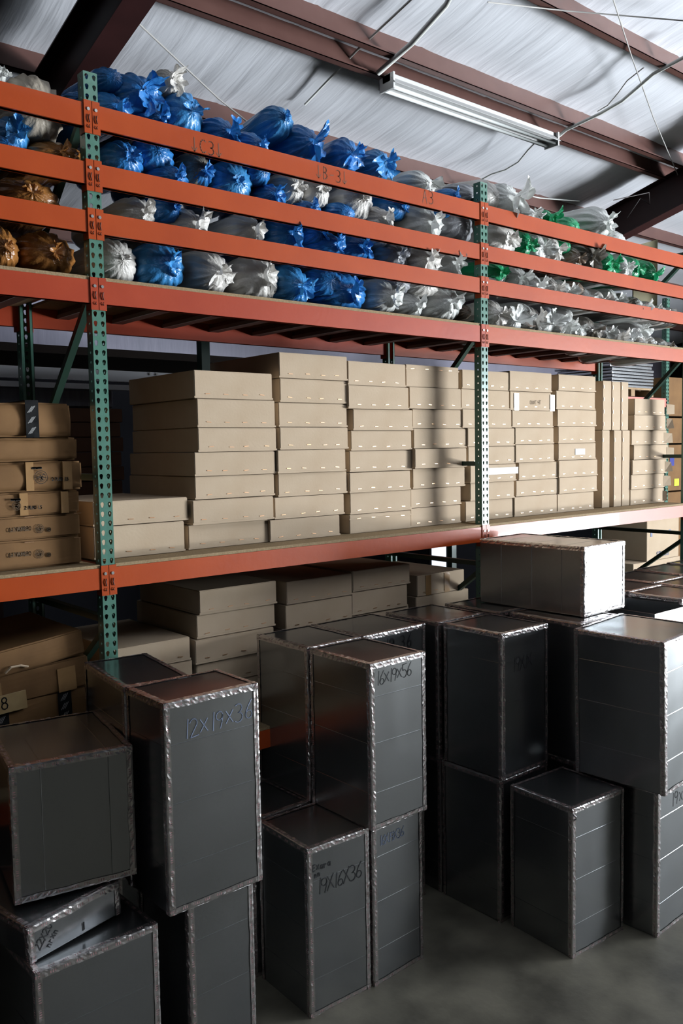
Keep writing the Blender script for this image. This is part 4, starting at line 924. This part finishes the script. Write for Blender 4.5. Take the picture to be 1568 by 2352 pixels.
B2 = [(1, 1138, 452, 42, 34, 'white', None, .8), (1, 1178, 455, 36, 34, 'clear', (-40, 50, 38)), (1, 1226, 492, 28, 20, 'clear', (0, 40, 20)), (1, 1264, 494, 18, 14, 'green', (-20, 60, 22)), (1, 1392, 512, 36, 34, 'clear', (-60, 30, 24), 1.0), (1, 1322, 520, 30, 22, 'green', None), (1, 1430, 550, 28, 18, 'clear', None),
      (2, 1168, 548, 44, 42, 'white', (0, 20, 22)), (2, 1215, 560, 22, 34, 'green', (0, 30, 18)), (2, 1246, 566, 26, 34, 'clear', (0, 50, 24)), (2, 1278, 576, 30, 34, 'white', (-30, 40, 20)), (2, 1306, 562, 24, 18, 'green', None), (2, 1330, 592, 26, 28, 'rust', (-30, 30, 16)), (2, 1362, 588, 30, 36, 'dark', (0, 30, 24)),
      (2, 1404, 606, 26, 28, 'green', (0, 40, 22)), (2, 1440, 612, 20, 28, 'clear', (0, 40, 16)), (2, 1466, 618, 24, 28, 'green', (0, 20, 14)), (2, 1502, 630, 22, 28, 'green', (-40, 40, 18)),
      (3, 1152, 624, 34, 24, 'green', (0, 30, 14)), (3, 1140, 652, 30, 18, 'clear', (-60, 50, 20)), (3, 1195, 636, 32, 26, 'clear', (-20, 50, 24)), (3, 1236, 654, 30, 24, 'clear', (-30, 40, 26)), (3, 1275, 662, 24, 24, 'white', (0, 40, 18)), (3, 1303, 668, 24, 22, 'clear', (0, 40, 20)), (3, 1336, 664, 22, 18, 'rust', None), (3, 1352, 682, 24, 22, 'clear', (-30, 40, 20)),
      (3, 1384, 688, 24, 24, 'white', (0, 40, 18)), (3, 1412, 690, 24, 24, 'clear', (0, 40, 20)), (3, 1442, 696, 24, 22, 'dark', (0, 40, 18)), (3, 1472, 706, 24, 22, 'clear', (0, 40, 20)), (3, 1500, 714, 22, 20, 'clear', (0, 40, 18)), (3, 1530, 722, 22, 20, 'white', (0, 40, 18)), (3, 1556, 728, 20, 20, 'clear', None),
      (4, 1148, 722, 34, 30, 'white', (0, 40, 20)), (4, 1186, 738, 28, 28, 'clear', (180, 40, 30)), (4, 1230, 734, 34, 28, 'white', (-60, 40, 22)), (4, 1268, 744, 28, 26, 'clear', (150, 40, 26)), (4, 1298, 748, 26, 24, 'clear', (0, 50, 22)), (4, 1328, 752, 24, 22, 'clear', (0, 40, 18)), (4, 1362, 758, 30, 26, 'dark', (-30, 50, 24)), (4, 1394, 764, 22, 20, 'clear', (0, 40, 18)),
      (4, 1420, 772, 24, 22, 'white', (0, 40, 20)), (4, 1450, 780, 26, 22, 'clear', (150, 50, 22)), (4, 1478, 786, 24, 20, 'white', (0, 40, 18)), (4, 1504, 792, 22, 20, 'clear', (0, 40, 18)), (4, 1530, 798, 22, 20, 'dark', (0, 40, 16)), (4, 1556, 804, 22, 18, 'clear', None), (4, 1212, 712, 26, 16, 'clear', None), (4, 1470, 757, 26, 16, 'clear', (0, 40, 20)), (4, 1262, 716, 26, 16, 'grey', None), (4, 1310, 724, 24, 14, 'clear', None)]
BO = {}
rj = random.Random(11)
for bay, lst in ((0, B0), (1, B1), (2, B2)):
    lst = sorted(lst, key=lambda q: (q[0], q[1]))
    for e in lst:
        t, u, v, ru, rv, c, nk = e[:7]; L = e[7] if len(e) > 7 else rj.uniform(.6, .8)
        BO[(u, v)] = bag(bay, t, u, v, ru, rv, c, L, rj.uniform(-8, 8), rj.uniform(-5, 5), nk, .085 + rj.uniform(-.015, .02))
# olive board sticking out above the top rail
pa = Y(1446, 562, .3); pb_ = Y(1512, 545, .3); 
mb = MB(); a1 = Y(1455, 568, .25); b1_ = Y(1510, 578, .25); t1 = Y(1510, 550, .25)
mb.v = [tuple(a1 - Vector((0, 0, .5))), tuple(b1_ - Vector((0, 0, .6))), (t1.x, t1.y, t1.z), (a1.x, a1.y + .0, a1.z + .01)]; mb.v += [(x, y + .012, z) for x, y, z in mb.v]
mb.f = [(0, 1, 2, 3), (7, 6, 5, 4), (0, 4, 5, 1), (1, 5, 6, 2), (2, 6, 7, 3), (3, 7, 4, 0)]; mb.m = [0] * 6
tag(mb.obj('scrap_board', OLIVE), 'dark olive board sticking up among bags at the far end', 'board')
# printing on a few bags
def bagprint(o, t, th0, t0, h, m=INK, w=.05, rot=0.):
    sx, L, sz = o.scale
    def fn(a, b):
        th = th0 + a; tt = t0 + b; r = 1.07 if tt > .3 else sqrt(max(.05, 1 - (1 - tt / .3) ** 2.3)) * 1.07
        return (r * cos(th), tt, r * sin(th))
    write(t, 0, 0, h, w, fn, m, o, 'printing', step=.08, gap=.65, rot=rot)
GP = mat('green_ink', (.04, .12, .05), .6)
bagprint(BO[(330, 484)], 'TO 25', 2.0, .30, .30, GP, .05, rot=pi / 2) if False else None
for key, t in (((720, 325), 'nIuImI'), ((268, 243), 'M'), ((740, 432), 'TIT'), ((297, 362), 'nnIn'), ((632, 445), 'nInn'), ((330, 484), 'TO25')):
    bagprint(BO[key], t, pi * .95 if key != (740, 432) else pi * .62, .32 if key != (740, 432) else .16, .22, GP if t == 'TO25' else INK, .035, rot=-pi / 2 if False else 0.)

# ------------------------------------------------------------------ light
def area(name, loc, rot, sx, sy, e, col=(1, 1, 1), spread=180):
    l = bpy.data.lights.new(name, 'AREA'); l.shape = 'RECTANGLE'; l.size = sx; l.size_y = sy; l.energy = e; l.color = col; l.spread = radians(spread)
    o = bpy.data.objects.new(name, l); COL.objects.link(o); o.location = loc; o.rotation_euler = rot; return o
area('door_daylight', (XR + .1, (DY0 + DY1) / 2, DZ / 2), (radians(90), 0, radians(90)), DY1 - DY0, DZ, 4000, (.86, .935, 1.))
area('ceiling_fill_light', (XR + 4.2, (DY0 + DY1) / 2, .01), (radians(180), 0, 0), 8.0, 9.0, 30000, (.94, .97, 1.))  # added upward lamp outside the door, there to brighten the ceiling
W = bpy.data.worlds.new('world'); S.world = W; W.use_nodes = True
bg = W.node_tree.nodes['Background']; bg.inputs[0].default_value = (.80, .88, 1, 1); bg.inputs[1].default_value = 1.3
S.view_settings.view_transform = 'Standard'; S.view_settings.look = 'None'; S.view_settings.gamma = 1; S.view_settings.exposure = 0.0
S.cycles.use_denoising = True; S.cycles.max_bounces = 7; S.cycles.diffuse_bounces = 1; S.cycles.glossy_bounces = 4; S.cycles.transmission_bounces = 2; S.cycles.sample_clamp_indirect = 6.0
S.cycles.use_adaptive_sampling = True; S.cycles.adaptive_threshold = .02
